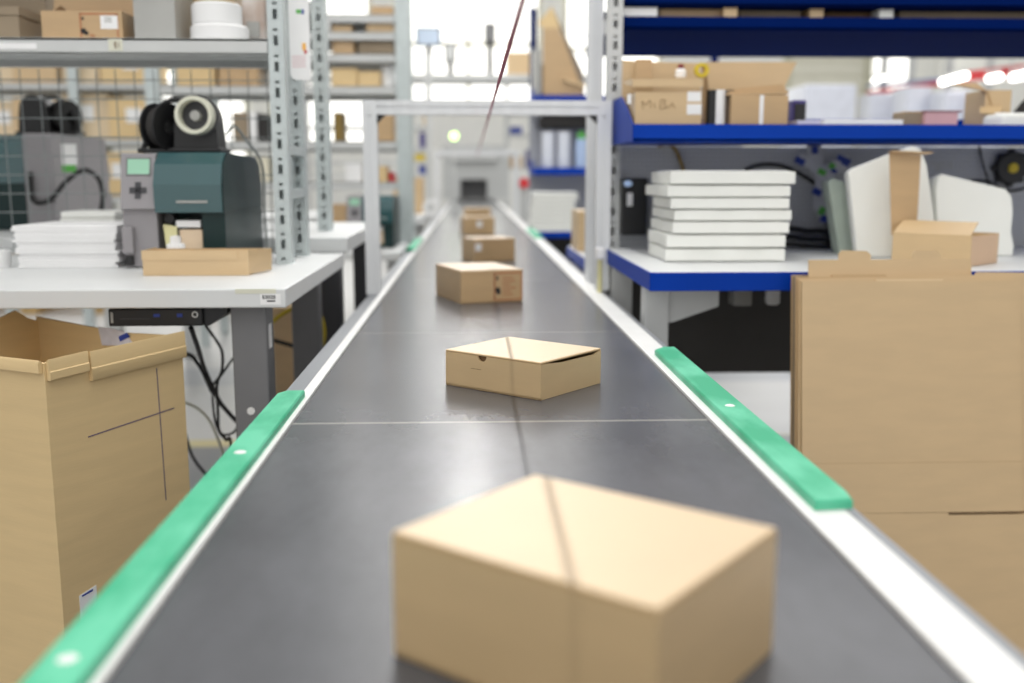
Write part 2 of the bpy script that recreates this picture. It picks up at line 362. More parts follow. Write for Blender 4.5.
def printed_panel(parent, x0, x1, z0, z1, y, sticker=True):
    w = .0035; p = MB()
    for a, b, c, d in ((x0, x1, z1-w, z1), (x0, x0+w, z0, z1), (x1-w, x1, z0, z1), (x0, x1, z0, z0+w)): p.bb(a, b, y-.0005, y, c, d)
    o = p.build('printed_border', ORANGE); o.parent = parent; o.location = ((x0+x1)/2, y-.0005, z0)
    q = MB(); h = z1-z0; W_ = x1-x0
    q.cyl((x0+W_*.14, y-.0006, z0+h*.38), (x0+W_*.14, y, z0+h*.38), h*.10, n=12).cyl((x0+W_*.17, y-.0005, z0+h*.30), (x0+W_*.17, y, z0+h*.30), h*.08, n=10).bb(x0+W_*.09, x0+W_*.16, y-.0005, y, z0+h*.74, z0+h*.86)
    o = q.build('printed_symbol', INK); o.parent = parent; o.location = (x0+W_*.14, y-.0006, z0+h*.22)
    q = MB()
    for i in range(6):
        zz = z0+h*(.18+.12*i); q.bb(x0+W_*.3, x0+W_*random.uniform(.55, .9), y-.0004, y, zz, zz+h*.035)
    o = q.build('printed_lines', ORANGE); o.parent = parent; o.location = (x0+W_*.55, y-.0004, z0+h*.18)
printed_panel(b3, .03*f3[2], .49*f3[2], .006, .084, -f3[3]/2-.0001)
b4 = mailer('cardboard_box', 'cardboard box with a small white label by its left corner, fourth along the belt', f4[0], f4[1], f4[2], f4[3], .095, CARD2)
o = MB().bb(-f4[2]/2+.004, -f4[2]/2+.03, -f4[3]/2-.0008, -f4[3]/2, .045, .075).build('label', PAPER); o.parent = b4; o.location = (-f4[2]/2+.017, -f4[3]/2-.0008, .045)
b5 = mailer('cardboard_box', 'cardboard box with a white label in the middle, fifth along the belt', (.035, 6.16, BZ), R(8), .19, .16, .105, CARD2)
o = MB().bb(-.012, .02, -.0808, -.08, .045, .08).build('label', PAPER); o.parent = b5; o.location = (.004, -.0808, .045)
b6 = mailer('cardboard_box', 'farthest cardboard box on the belt, peeking out behind the fifth', (.05, 7.7, BZ), R(-6), .20, .16, .11, CARD2)

# ================================================================== PORTALS OVER THE BELT
def tslot(cx, cy, h=.021, g=.004, d=.005):
    q = []
    for sx, sy in ((1, 0), (0, 1), (-1, 0), (0, -1)):
        t = (-sy, sx); nx, ny = sx, sy
        for a, b in ((-h, h), (-g, h), (-g, h-d), (g, h-d), (g, h)):
            q.append((cx+nx*b+t[0]*a, cy+ny*b+t[1]*a))
    return q
def portal(y, label):
    t = thing('portal_frame', label, 'frame', (.05, y, .797))
    for x in (-.297, .397):
        p = MB().prism(tslot(x, y), XY, .8065, 1.328).build('post', ALU, t)
        MB().bb(x-.021, x+.021, y-.0225, y+.0225, .7972 if x < 0 else .8062, .815).build('foot', ALU, p)
        MB().bb(x-.0215, x+.0215, y-.0215, y+.0215, 1.328, 1.37).build('corner_block', ALU, t)
        sx = 1 if x < 0 else -1
        MB().prism([(x+sx*.021, 1.328), (x+sx*.045, 1.328), (x+sx*.021, 1.304)], XZ, y-.012, y+.012).build('corner_bracket', BLACK, t)
    MB().prism([(u, v) for u, v in tslot(y, 1.349)], YZ, -.2755, .3755).build('crossbar', ALU, t)
portal(3.04, 'nearest aluminium portal frame straddling the belt')
portal(8.9, 'second aluminium portal frame straddling the belt, further down')
t = thing('service_post', 'tall bare aluminium post on the right rail, close behind the near portal', 'post', (.405, 3.34, .797))
MB().prism(tslot(.405, 3.34, .024), XY, .8065, 2.3).build('post', ALU, t); MB().bb(.381, .429, 3.315, 3.365, .7972, .808).build('foot', ALU, t)
t = thing('reflector_stick', 'short pale sensor stick with a white head on the right rail at the near portal', 'sensor', (.383, 2.97, .806))
MB().cyl((.383, 2.97, .8062), (.383, 2.97, .905), .0075).build('stick', PALEY, t, smooth=True); MB().rbb(.370, .396, 2.955, 2.985, .905, .94, .005).build('head', PAPER, t)
# emergency cord over the belt
t = thing('pull_cord', 'thin dark red pull cord stretched above the belt', 'cord', (.052, -.4, 1.315))
MB().tube([(.052, y, 1.322-.004*math.sin((y+.5)/9.6*math.pi)) for y in (-.5, .5, 1.5, 2.5, 3.04, 5, 7, 8.9)], .0029, 8, 4).build('cord', CORD, t, smooth=True)
for y in (3.04, 8.88): MB().bb(.048, .056, y-.004, y+.004, 1.318, 1.3279).build('hanger_clip', GALV, t)

# ================================================================== LEFT BENCHES
def bench(name, label, x0, x1, y0, y1, zt, th, legs, legmat, group=None, top=WHITE, edge=None):
    t = thing(name, label, 'table', ((x0+x1)/2, (y0+y1)/2, 0), 0, group)
    MB().rbb(x0, x1, y0, y1, zt-th, zt, .003, 2).build('tabletop', top, t)
    for lx, ly, w, d in legs:
        l = MB().rbb(lx-w/2, lx+w/2, ly-d/2, ly+d/2, .006, zt-th, .004).build('leg', legmat, t); MB().bb(lx-w/2-.004, lx+w/2+.004, ly-d/2-.004, ly+d/2+.004, 0, .006).build('foot', BLACK, l)
    MB().bb(legs[0][0]-.02, legs[1][0]+.02 if legs[1][0] < legs[0][0] else legs[1][0], y0+.09, y0+.11, zt-th-.03, zt-th).build('apron', legmat, t) if False else None
    return t
T1 = bench('packing_table', 'white packing table in the left foreground carrying the label printer', -2.0, -.368, 1.985, 2.91, .93, .038,
           [(-.452, 2.06, .072, .07), (-1.85, 2.06, .078, .07), (-.452, 2.74, .075, .06), (-1.85, 2.74, .075, .06)], MGREY)
fy = 1.9848
p0 = ay(235, 289, fy); p1 = ay(276, 293.5, fy); MB().bb(p0.x, p1.x, fy-.0004, fy, p1.z, p0.z).build('tape_strip', CREAM, T1)
p0 = ay(260, 294, fy); p1 = ay(281, 304.5, fy); lb = MB().bb(p0.x, p1.x, fy-.0004, fy, p1.z, p0.z).build('number_label', PAPER, T1)
text_mesh('number', 'E3028', .0105, INK, lb, (p0.x+.004-T1.location.x, fy-.0006-T1.location.y, p1.z+.0115), bold=True)
MB().bb(p0.x+.013, p1.x-.011, fy-.0006, fy-.0004, p1.z+.0055, p1.z+.0085).build('printed_line', INK, lb)
bp = ay(251, 411, 2.0245); MB().cyl((bp.x, 2.0235, bp.z), (bp.x, 2.026, bp.z), .008).build('screw_cover', WSTRIP, T1)
bp = ay(267, 334, 2.0245); MB().bb(-.4159, -.4155, 2.04, 2.07, .80, .85).build('leg_label', PAPER, T1)
T2 = bench('packing_table', 'white packing table behind the near left one, ending at the portal', -2.2, -.362, 2.945, 3.95, .973, .045,
           [(-.42, 3.02, .06, .07), (-2.05, 3.02, .07, .07), (-.42, 3.85, .06, .07), (-2.05, 3.85, .07, .07)], DGREY)
T3 = bench('packing_table', 'low white table on the left beyond the portal with a second teal printer', -1.9, -.352, 5.0, 6.5, .775, .04,
           [(-.50, 5.06, .07, .07), (-1.8, 5.06, .07, .07), (-.50, 6.4, .07, .07), (-1.8, 6.4, .07, .07)], LGREY)
T4 = bench('packing_table', 'far white table on the left beside the belt, behind the grey rack', -1.7, -.345, 7.3, 8.5, .86, .06,
           [(-.42, 7.4, .06, .06), (-1.6, 7.4, .06, .06), (-.42, 8.4, .06, .06), (-1.6, 8.4, .06, .06)], LGREY)

# racks ---------------------------------------------------------------------
def upright(parent, x, y, z0, z1, w=.038, d=.045, pitch=.062, m=GALV, sy=1, dots=True):
    q = MB(); hw = w*.5; sw = .0045*w/.038*1.2; th = .002
    q.bb(x-hw+th, x+hw-th, y+d-th, y+d, z0, z1)
    if not dots: return q.bb(x-hw, x+hw, y-th, y, z0, z1).bb(x-hw, x-hw+th, y, y+d, z0, z1).bb(x+hw-th, x+hw, y, y+d, z0, z1).build('upright', m, parent)
    q.bb(x-hw, x-sw, y-th, y, z0, z1).bb(x+sw, x+hw, y-th, y, z0, z1)
    q.bb(x-hw, x-hw+th, y, y+sy*d, z0, z1).bb(x+hw-th, x+hw, y, y+sy*d, z0, z1)
    z = z0
    while z < z1-1e-6:                                 # bridges left between the slots
        if dots:
            segs = ((0, .17), (.27, .62))              # hole .17-.27 (dot), slot .62-1
        else: segs = ((0, .45),)
        for a, b in segs:
            za, zb = z+a*pitch, min(z+b*pitch, z1)
            if zb > za: q.bb(x-sw, x+sw, y-th, y, za, zb)
        z += pitch
    return q.build('upright', m, parent)
def tray(parent, x0, x1, y0, y1, zt, lip, m, name='shelf'):
    q = MB(); q.bb(x0, x1, y0, y1, zt-.006, zt-.001)
    q.bb(x0, x1, y0, y0+.002, zt-lip, zt).bb(x0, x1, y1-.002, y1, zt-lip, zt).bb(x0, x0+.002, y0, y1, zt-lip, zt).bb(x1-.002, x1, y0, y1, zt-lip, zt)
    q.bb(x0, x1, y0, y0+.022, zt-lip, zt-lip+.002).bb(x0, x1, y1-.022, y1, zt-lip, zt-lip+.002)
    for i in range(1, 4): q.bb(x0, x1, y0+(y1-y0)*i/4-.02, y0+(y1-y0)*i/4+.02, zt-.02, zt-.006)
    return q.build(name, m, parent)
RK = thing('shelving_rack', 'grey perforated steel rack with a wire mesh back, standing on the near left table', 'rack', (-1.2, 2.75, .93))
RX = -.474
for x in (RX, -1.95):
    upright(RK, x, 2.55, .93, 2.25); upright(RK, x, 2.80, .93, 2.25, sy=1)
    for z in (1.215, 1.105, 1.75): MB().bb(x-.014, x+.018, 2.597, 2.797, z-.012, z+.012).build('cross_brace', GALV, RK)
    MB().bb(x-.008, x-.005, 2.597, 2.797, 1.12, 1.20).build('side_plate', GALV, RK)
SHZ = Z(38, 2.555, 150)
tray(RK, -1.93, RX-.02, 2.555, 2.90, SHZ, .036, LGREY); tray(RK, -1.93, RX-.02, 2.555, 2.90, 1.98, .036, LGREY)  # second tray is out of view, added to block light from above
q = MB()
x = -1.92
while x < -.50: q.cyl((x, 2.898, .935), (x, 2.898, SHZ-.04), .0016, n=6); x += .052
z = .945
while z < SHZ-.045: q.cyl((-1.93, 2.9012, z), (-.50, 2.9012, z), .0016, n=6); z += .052
q.build('mesh_panel', STEELW, RK)
fy = 2.5545
a = ay(108, 39, fy); b = ay(123, 51, fy); lb = MB().bb(a.x, b.x, fy-.0006, fy, b.z, a.z).build('shelf_label', CREAM, RK)
q = MB()
for k, (u, w) in enumerate(((.40, .035), (.47, .07), (.56, .02), (.72, .05))): q.bb(a.x+u*(b.x-a.x), a.x+(u+w)*(b.x-a.x), fy-.0009, fy-.0006, b.z+.006, a.z-.006)
q.build('printed_bars', SHAD, lb)
a = ay(-20, 43, fy); b = ay(37, 49, fy); MB().bb(a.x, b.x, fy-.0006, fy, b.z, a.z).build('shelf_tape', PAPER, RK)
# notice hanging beside the front upright
t = thing('notice_sheet', 'white notice sheet with small coloured marks hung on the grey rack post', 'notice', (-.44, 2.60, 1.37))
ny = 2.60; a = ay(287, -25, ny); b = ay(311, 80, ny)
MB().prism([(a.x, a.z), (a.x, b.z+.012), (a.x+.008, b.z), (b.x, b.z), (b.x, a.z)], XZ, ny, ny+.0012).build('sheet', PAPER, t)
def blob(px0, py0, px1, py1, m, nm):
    a = ay(px0, py0, ny-.0005); b = ay(px1, py1, ny-.0005); MB().bb(a.x, b.x, ny-.0006, ny, b.z, a.z).build(nm, m, t)
blob(296, 9.5, 301, 13.5, GREENP, 'printed_mark'); blob(301.2, 9.5, 304, 14, BLUEP, 'printed_mark'); blob(302, 43, 306, 50, mat('orange_print', (246, 186, 84), .5, noise=.05), 'printed_mark'); blob(304, 50, 307, 53.5, RED, 'printed_mark')
q = MB()
for k in range(5): a = ay(292, 56+k*2.6, ny); b = ay(306, 56.8+k*2.6, ny); q.bb(a.x, b.x, ny-.0004, ny, b.z, a.z)
q.build('printed_lines', PINK, t)
q = MB(); q.bb(-.476, -.462, 2.597, 2.601, 1.60, 1.62); q.build('clip', BLACK, t)

RK2 = thing('shelving_rack', 'grey perforated steel rack on the second left table, just behind the near rack', 'rack', (-1.2, 3.55, .973))
for x in (-.478, -2.0):
    upright(RK2, x, 3.30, .973, 2.5, w=.044, d=.05)
    if x < -1: upright(RK2, x, 3.80, .973, 2.5, w=.036)
    for z in (1.30, 1.18, 1.9): MB().bb(x-.014, x+.014, 3.352, 3.40, z-.012, z+.012).build('cross_brace', GALV, RK2)
tray(RK2, -1.97, -.505, 3.36, 3.79, 1.70, .036, LGREY); tray(RK2, -1.97, -.505, 3.36, 3.79, 2.2, .036, LGREY)

# ---- far grey rack with boxes, seen between the second rack and the portal
RK3 = thing('shelving_rack', 'far grey rack of box shelves on the low left table beyond the portal', 'rack', (-.9, 6.0, .775))
ry = 5.72
xr = X(403, ry, 100); xl = -1.75
for x in (xr, xl):
    upright(RK3, x, ry, .775, 3.0, w=.075, d=.06, pitch=.12, dots=False); upright(RK3, x, ry+.5, .775, 3.0, w=.05, d=.05, pitch=.12, dots=False)
lev = [Z(p, ry, 365) for p in (14, 31.5, 53.5, 86, 141, 182)]
for z in lev: tray(RK3, xl+.04, xr-.04, ry+.003, ry+.55, z, .045, LGREY)
def plainbox(label, px0, px1, py0, py1, y, d, m, group=None, cat='box', name='cardboard_box', z0=None):
    a = ay(px0, py0, y); b = ay(px1, py0, y); zb = ay(px1, py1, y).z if z0 is None else z0
    t = thing(name, label, cat, ((a.x+b.x)/2, y+d/2, zb), 0, group)
    MB().rbb(a.x, b.x, y, y+d, zb, a.z-.004, .004, 1).build('body', m, t)
    w = (b.x-a.x)
    MB().bb(a.x, b.x, y+.001, y+d/2-.002, a.z-.004, a.z).build('flap', m, t); MB().bb(a.x, b.x, y+d/2+.002, y+d-.001, a.z-.004, a.z).build('flap', m, t)
    return t
G3 = 'boxes on the far left rack'
def onlev(label, px0, px1, py0, k, m, d=.3, **kw): return plainbox(label, px0, px1, py0, 0, ry+.03, d, m, z0=lev[k]+.0005, **kw)
onlev('small brown carton on the topmost shelf of the far left rack', 371, 393, 6, 0, CARD2)
onlev('flat tan carton on the second shelf of the far left rack, right end', 366, 393, 22, 1, CARD)
onlev('low tan tray on the second shelf of the far left rack, left end', 332, 352, 25.5, 1, CARD)
onlev('brown carton in the left half of the third shelf of the far left rack', 332, 354, 39.5, 2, CARD2)
onlev('wider brown carton in the right half of the third shelf of the far left rack', 358, 393, 40.5, 2, CARDD)
onlev('ochre carton on the fourth shelf of the far left rack, left end', 331, 357, 68, 3, CARD3)
onlev('ochre carton on the fourth shelf of the far left rack, beside the white roll', 358, 380, 71, 3, CARD3)
t = onlev('olive brown narrow carton on the fifth shelf of the far left rack', 333, 342, 112, 4, mat('olive_card', (134, 110, 52), .6, noise=.1), d=.2)
onlev('tan upright carton on the fifth shelf of the far left rack, right end', 374, 393, 108, 4, CARD2, d=.2)
onlev('white box at the left end of the sixth shelf of the far left rack', 345, 362, 163, 5, PAPER, d=.2)
onlev('yellowish box on the sixth shelf of the far left rack', 374, 387, 166, 5, CARD3, d=.2)
onlev('red box in the right corner of the sixth shelf of the far left rack', 389, 393, 172, 5, RED, d=.2)
t = thing('white_roll', 'white foam roll standing on the fourth shelf of the far left rack by the post', 'roll', (X(388, ry+.10, 70), ry+.10, lev[3]))
MB().cyl((X(388, ry+.10, 70), ry+.10, lev[3]+.1305), (X(388, ry+.10, 70), ry+.10, lev[3]+.1325), .012, n=14).build('core_hole', CARD2, t)
rx = X(388, ry+.10, 70); tray_z = lev[3]
MB().lathe([(.0, tray_z+.0005), (.040, tray_z+.0005), (.042, tray_z+.05), (.042, tray_z+.11), (.034, tray_z+.125), (.0, tray_z+.13)], lambda x, y, h: Vector((rx+x, ry+.10+y, h)), 20).build('roll', PAPER, t, smooth=True)
# ================================================================== THINGS ON THE NEAR LEFT TABLE
def printer(label, loc, rz, sc=1.0):
    t = thing('label_printer', label, 'printer')
    b = MB(); b.prism([(.014, .004), (.014, .136), (.004, .142), (.034, .272), (.44, .272), (.446, .26), (.446, .004)], YZ, -.1215, -.0415)
    b.build('body', PANEL, t)
    for x in (-.10, .10):
        for y in (.05, .40): MB().cyl((x, y, 0), (x, y, .0045), .01, n=12).build('rubber_foot', BLACK, t)
    ang = math.atan2(.030, .130)
    def onp(u, v, w): return Vector((u, .004+v*math.sin(ang)-w*math.cos(ang), .142+v*math.cos(ang)+w*math.sin(ang)))
    def plate(x0, x1, v0, v1, w0, w1):
        q = MB(); vs = [onp(u, v, w) for u in (x0, x1) for v in (v0, v1) for w in (w0, w1)]
        return q.add(vs, [(0, 1, 3, 2), (4, 6, 7, 5), (0, 4, 5, 1), (2, 3, 7, 6), (0, 2, 6, 4), (1, 5, 7, 3)])
    cp = plate(-.1215, -.0415, 0, .1335, .0, .005).build('control_panel', PANEL, t)
    plate(-.106, -.054, .083, .12, .005, .0062).build('display', LCD, cp)
    fr = plate(-.109, -.106, .080, .123, .005, .0072)
    for a in ((-.054, -.051, .080, .123), (-.109, -.051, .080, .083), (-.109, -.051, .12, .123)):
        o = plate(*a, .005, .0072); fr.add(o.v, o.f)
    fr.build('display_bezel', MGREY, cp)
    nv = plate(-.0875, -.0735, .024, .064, .005, .0068); o = plate(-.1005, -.0605, .037, .051, .005, .0068); nv.add(o.v, o.f); nv.build('navigation_pad', DGREY, cp)
    MB().rbb(-.1225, -.096, -.004, .0145, .035, .100, .004).build('side_latch', PANEL, t)
    MB().rbb(-.119, -.10, .002, .014, .008, .03, .003).build('socket', BLACK, t)
    cov = [(-.002, .134), (-.006, .20), (.012, .248), (.05, .276), (.39, .270), (.43, .25), (.446, .20), (.446, .134)]
    MB().prism(cov, YZ, -.0405, .119).build('cover', TEAL, t, smooth=False)
    MB().prism([(u*.985+.003, v*.99+.0015) for u, v in cov], YZ, .119, .1225).build('cover_side', TEALD, t)
    MB().prism([(-.0062, .157), (-.0062, .162), (-.0044, .162), (-.0044, .157)], YZ, .012, .085).build('cover_handle', CLEARP, t)
    q = MB(); q.bb(-.0405, .1205, .15, .446, .005, .133); q.bb(.066, .1205, .014, .15, .005, .133); q.bb(-.0405, .066, .03, .15, .005, .016); q.build('lower_body', TEALD, t)
    q = MB(); q.add([(-.030, .022, .105), (.004, .016, .100), (.008, .006, .022), (-.018, .006, .018), (-.030, .024, .1054), (.004, .018, .1004), (.008, .008, .0224), (-.018, .008, .0184)],
          [(0, 1, 2, 3), (7, 6, 5, 4), (0, 4, 5, 1), (1, 5, 6, 2), (2, 6, 7, 3), (3, 7, 4, 0)]); q.build('backing_strip', PALEY, t)
    MB().bb(.008, .062, .022, .13, .026, .092).build('label_roll', mat('tan_label_stock', (240, 216, 186), .5, noise=.10, nscale=14), t)
    MB().bb(.002, .060, .018, .12, .098, .114).build('print_head', PAPER, t)
    MB().bb(-.004, .064, .02, .05, .016, .022).build('green_tab', mat('green_printer_trim', (24, 92, 70), .4, noise=.1), t)
    MB().cyl((-.02, .06, .118), (-.02, .04, .118), .012, n=16).build('roller', BLACK, t)
    t.location = loc; t.rotation_euler = (0, 0, rz); t.scale = (sc, sc, sc)
    return t
PX = -.7125; PY = 2.435; TZ = .93
printer('grey and smoked teal label printer on the near left table', (PX, PY, TZ), 0)

def unwinder(label, loc, rz):
    t = thing('reel_holder', label, 'holder')
    arch = [(-.055, 0), (.055, 0), (.050, .075)]+[(.048*math.cos(R(a)), .085+.050*math.sin(R(a))) for a in range(0, 181, 15)]+[(-.050, .075)]
    MB().prism(arch, XZ, -.02, .06).build('stand', BLACK, t)
    MB().rbb(-.062, .062, -.035, .075, 0, .012, .004).build('base', BLACK, t)
    fn = lambda x, y, h: Vector((x+.006, -.0205-h, .088+y))
    MB().lathe([(.035, .0), (.035, .034), (.037, .038), (.044, .038), (.046, .034), (.046, .0)], fn, 40, closed=True).build('core_ring', CREAM, t, smooth=True)
    MB().lathe([(0, .0), (.052, .0), (.052, .004), (0, .004)], fn, 36).build('flange', DGREY, t)
    MB().lathe([(0, .004), (.014, .004), (.012, .022), (0, .024)], fn, 20).build('spindle', CLEARP, t, smooth=True)
    fn2 = lambda x, y, h: Vector((-.085+h*.9+x*.42, .0+x*.9-h*.4, .062+y))
    sp = MB().lathe([(.018, -.022), (.058, -.022), (.058, -.016), (.034, -.012), (.034, .012), (.058, .016), (.058, .022), (.018, .022)], fn2, 36, closed=True).build('spool', BLACK, t, smooth=True)
    MB().lathe([(.034, -.010), (.048, -.010), (.048, .010), (.034, .010)], fn2, 36, closed=True).build('ribbon', MATTE, sp, smooth=True)
    MB().tube([(-.135, -.01, .0), (-.125, -.005, .03), (-.10, 0, .10), (-.06, .01, .128), (-.02, .02, .125)], .007, 8).build('guide_arm', BLACK, t, smooth=True)
    MB().rbb(-.145, -.05, -.02, .06, 0, .01, .003).build('guide_base', BLACK, t)
    t.location = loc; t.rotation_euler = (0, 0, rz); return t
ux = X(200, PY+.12)
unwinder('black reel holder with a cream core ring on top of the near label printer', (ux, PY+.12, TZ+.2768), 0)
# white cable bundle behind the printer
t = thing('power_cable', 'thin grey cable looping down behind the near printer to the table', 'cable', (-.60, 2.92, .935))
MB().tube([ay(226, 135, 2.74), ay(234, 126, 2.75), ay(246, 140, 2.75), ay(262, 165, 2.76), (-.565, 2.78, 1.05), (-.56, 2.78, .934)], .0035).build('cable', STEELW, t, smooth=True)
# tray
t = thing('cardboard_tray', 'shallow tan cardboard tray lying in front of the near label printer', 'tray', (-.6, 2.3, .93))
ty = 2.255; a = ay(140, 250, ty); b = ay(250, 273, ty); x0, x1 = a.x+.004, b.x-.002; H = a.z-.931; T = .003
q = MB(); q.bb(x0, x1, ty, ty+.10, .9305, .9335); q.bb(x0, x1, ty, ty+T, .9335, .93+H); q.bb(x0, x1+.028, ty+.10-T, ty+.10, .9335, .93+H*.95); q.bb(x0, x0+T, ty+T, ty+.10-T, .9335, .93+H); q.build('body', CARD, t)
MB().add([(x1-T, ty+.002, .9335), (x1+.028, ty+.098, .9335), (x1+.030, ty+.10, .93+H*.95), (x1+.014, ty+.05, .93+H*.97), (x1-T, ty+.002, .93+H),
          (x1, ty+.002, .9335), (x1+.031, ty+.098, .9335), (x1+.033, ty+.10, .93+H*.95), (x1+.017, ty+.05, .93+H*.97), (x1, ty+.002, .93+H)],
         [(0, 1, 2, 3, 4), (9, 8, 7, 6, 5), (0, 5, 6, 1), (1, 6, 7, 2), (2, 7, 8, 3), (3, 8, 9, 4), (4, 9, 5, 0)]).build('end_flap', CARD, t)
MB().bb(x0-.001, x0+.21, ty-.002, ty-.0001, .93+H*.62, .93+H).build('folded_rim', CARD, t)
t = thing('bottle_cap', 'small white stepped bottle cap standing between the tray and the near printer', 'cap', (X(172, 2.395), 2.395, .93))
cx = X(172, 2.395)
MB().lathe([(0, .9305), (.021, .9305), (.021, .990), (.019, .993), (.0, .994)], lambda x, y, h: Vector((cx+x, 2.395+y, h)), 24).build('skirt', PAPER, t, smooth=True)
MB().lathe([(0, .994), (.013, .994), (.012, 1.010), (0, 1.012)], lambda x, y, h: Vector((cx+x, 2.395+y, h)), 24).build('knob', PAPER, t, smooth=True)
# envelopes
GE = 'flat white envelopes piled on the near left table'
x0 = X(8, 2.48); x1 = X(119, 2.48)-.004; z = .9305
for i in range(15):
    h = .0068; j = random.uniform(-.006, .006); xr_ = x1+(random.uniform(-.012, 0) if i < 12 else -.004)
    xl_ = x0+(.02-.0012*i)+j
    o = MB().rbb(xl_, xr_, 2.46+random.uniform(0, .008), 2.72, z, z+h-.0006, .0022, 2).build('envelope', PAPER)
    tag(o, 'topmost flat white envelope of the pile left of the near label printer' if i == 14 else 'bottom flat white envelope of the pile left of the near label printer' if i == 0 else '%s flat white envelope from the top of the pile left of the near label printer' % ORD[14-i], 'envelope', GE); z += h
z = .9305; x0 = X(58, 2.80); x1 = X(121, 2.80)
for i in range(7):
    o = MB().rbb(x0+.004*i, x1, 2.735, 2.89, z, z+.0175, .005, 2).build('padded_envelope', POLY)
    tag(o, 'topmost white padded envelope of the pile in front of the wire mesh' if i == 6 else '%s white padded envelope from the top of the pile in front of the wire mesh' % ORD[6-i], 'envelope', 'padded envelopes against the wire mesh'); z += .018
t = thing('white_roll_end', 'short white tape roll at the left edge beside the envelope pile', 'roll', (X(-4, 2.5), 2.5, .93))
MB().lathe([(.02, .9305), (.045, .9305), (.046, .95), (.045, .97), (.02, .97)], lambda x, y, h: Vector((X(-8, 2.5)-.02+x, 2.5+y, h)), 28, closed=True).build('roll', PAPER, t, smooth=True)

# ---- things on the shelf above
SZ = SHZ+.0005
def sx(px, y): return X(px, y)
t = thing('cardboard_box', 'open tan carton with a printed panel and white sticker on the near grey shelf', 'box', (sx(82, 2.62), 2.68, SZ))
y = 2.60; a = ay(40.5, 10.5, y); b = ay(123, 38, y); D = .22; T = .004
q = MB(); q.bb(a.x, b.x, y, y+T, SZ, a.z).bb(a.x, b.x, y+D-T, y+D, SZ, a.z).bb(a.x, a.x+T, y+T, y+D-T, SZ, a.z).bb(b.x-T, b.x, y+T, y+D-T, SZ, a.z).bb(a.x, b.x, y+T, y+D-T, SZ, SZ+T); q.build('body', CARD2, t)
MB().prism([(sx(63, y+D), a.z), (b.x, a.z), (b.x-.01, a.z+.1), (sx(63, y+D)+.02, a.z+.1)], XZ, y+D-T, y+D).build('flap', CARD2, t)
MB().prism([(a.x+.0, a.z-.002), (a.x+.055, a.z-.002), (a.x+.03, a.z+.02)], XZ, y+.05, y+.053).build('flap', SHAD, t)
w = .0035; c0 = ay(79, 13, y-.0008); c1 = ay(119, 38.5, y-.0008); q = MB()
for g in ((c0.x, c1.x, c0.z-w, c0.z), (c0.x, c0.x+w, SZ+.001, c0.z), (c1.x-w, c1.x, SZ+.001, c0.z)): q.bb(g[0], g[1], y-.0008, y-.0001, g[2], g[3])
q.build('printed_border', ORANGE, t)
c = ay(83.5, 31, y); d2 = ay(82.5, 18.5, y); q = MB(); q.cyl((c.x, y-.001, c.z), (c.x, y-.0001, c.z), .007, n=14).cyl((c.x+.007, y-.001, c.z-.005), (c.x+.007, y-.0001, c.z-.005), .005, n=12).cyl((d2.x, y-.001, d2.z), (d2.x, y-.0001, d2.z), .0035, n=10); q.build('printed_symbol', INK, t)
c0 = ay(100, 15.5, y-.001); c1 = ay(118, 29, y-.001); st = MB().bb(c0.x, c1.x, y-.001, y-.0001, c1.z, c0.z).build('sticker', PAPER, t)
q = MB()
for k in range(3): q.bb(c0.x+.010, c1.x-.014, y-.0014, y-.001, c0.z-.006-k*.005, c0.z-.0035-k*.005)
q.build('printed_lines', CLEARP, st)
tx = text_mesh('printed_letters', 'IIII', .012, ORANGE, t, (ay(90, 34, y).x-t.location.x, y-.0008-t.location.y, SZ+.006-t.location.z))
# dark carton at the left, translucent bin, cardboard, rolls, wrapped pack
def crate(label, px0, px1, ptop, y, d, m, nm='cardboard_box', cat='box', T=.005, flap=True):
    a = ay(px0, ptop, y); b = ay(px1, 38, y)
    t = thing(nm, label, cat, ((a.x+b.x)/2, y+d/2, SZ))
    q = MB(); q.bb(a.x, b.x, y, y+T, SZ, a.z).bb(a.x, b.x, y+d-T, y+d, SZ, a.z).bb(a.x, a.x+T, y+T, y+d-T, SZ, a.z).bb(b.x-T, b.x, y+T, y+d-T, SZ, a.z).bb(a.x, b.x, y+T, y+d-T, SZ, SZ+T); q.build('body', m, t)
    q = MB()
    q.bb(a.x-.003, b.x+.003, y-.003, y, a.z-.02, a.z); q.bb(a.x-.003, a.x, y, y+d, a.z-.02, a.z); q.bb(b.x, b.x+.003, y, y+d, a.z-.02, a.z); q.build('rim', m, t)
    return t
crate('dull brown carton at the left end of the near grey shelf', -60, 20, 6, 2.62, .16, CARDD)
crate('shadowed grey-brown carton behind, between the dull carton and the printed one', -30, 47, -40, 2.80, .09, CARDD)
crate('cloudy grey plastic bin on the near grey shelf, right of the printed carton', 131, 176, -30, 2.60, .18, CLEARP, 'plastic_bin', 'bin')
crate('tan carton standing behind the white rolls on the near grey shelf', 183, 236, -20, 2.79, .10, CARD)
t = thing('wrapped_pack', 'brown pack in cloudy film at the right end of the near grey shelf', 'pack', (sx(255, 2.7), 2.7, SZ))
a = ay(240, -25, 2.70); b = ay(268, 38, 2.70)
MB().rbb(a.x, b.x-.006, 2.70, 2.89, SZ, a.z, .008).build('pack', mat('film_wrapped_brown', (186, 162, 146), .3, noise=.3, nscale=12, col2=(214, 206, 200)), t, smooth=True)
MB().rbb(a.x+.012, b.x-.02, 2.696, 2.7002, SZ+.02, SZ+.06, .001).build('film_fold', CLEARP, t)
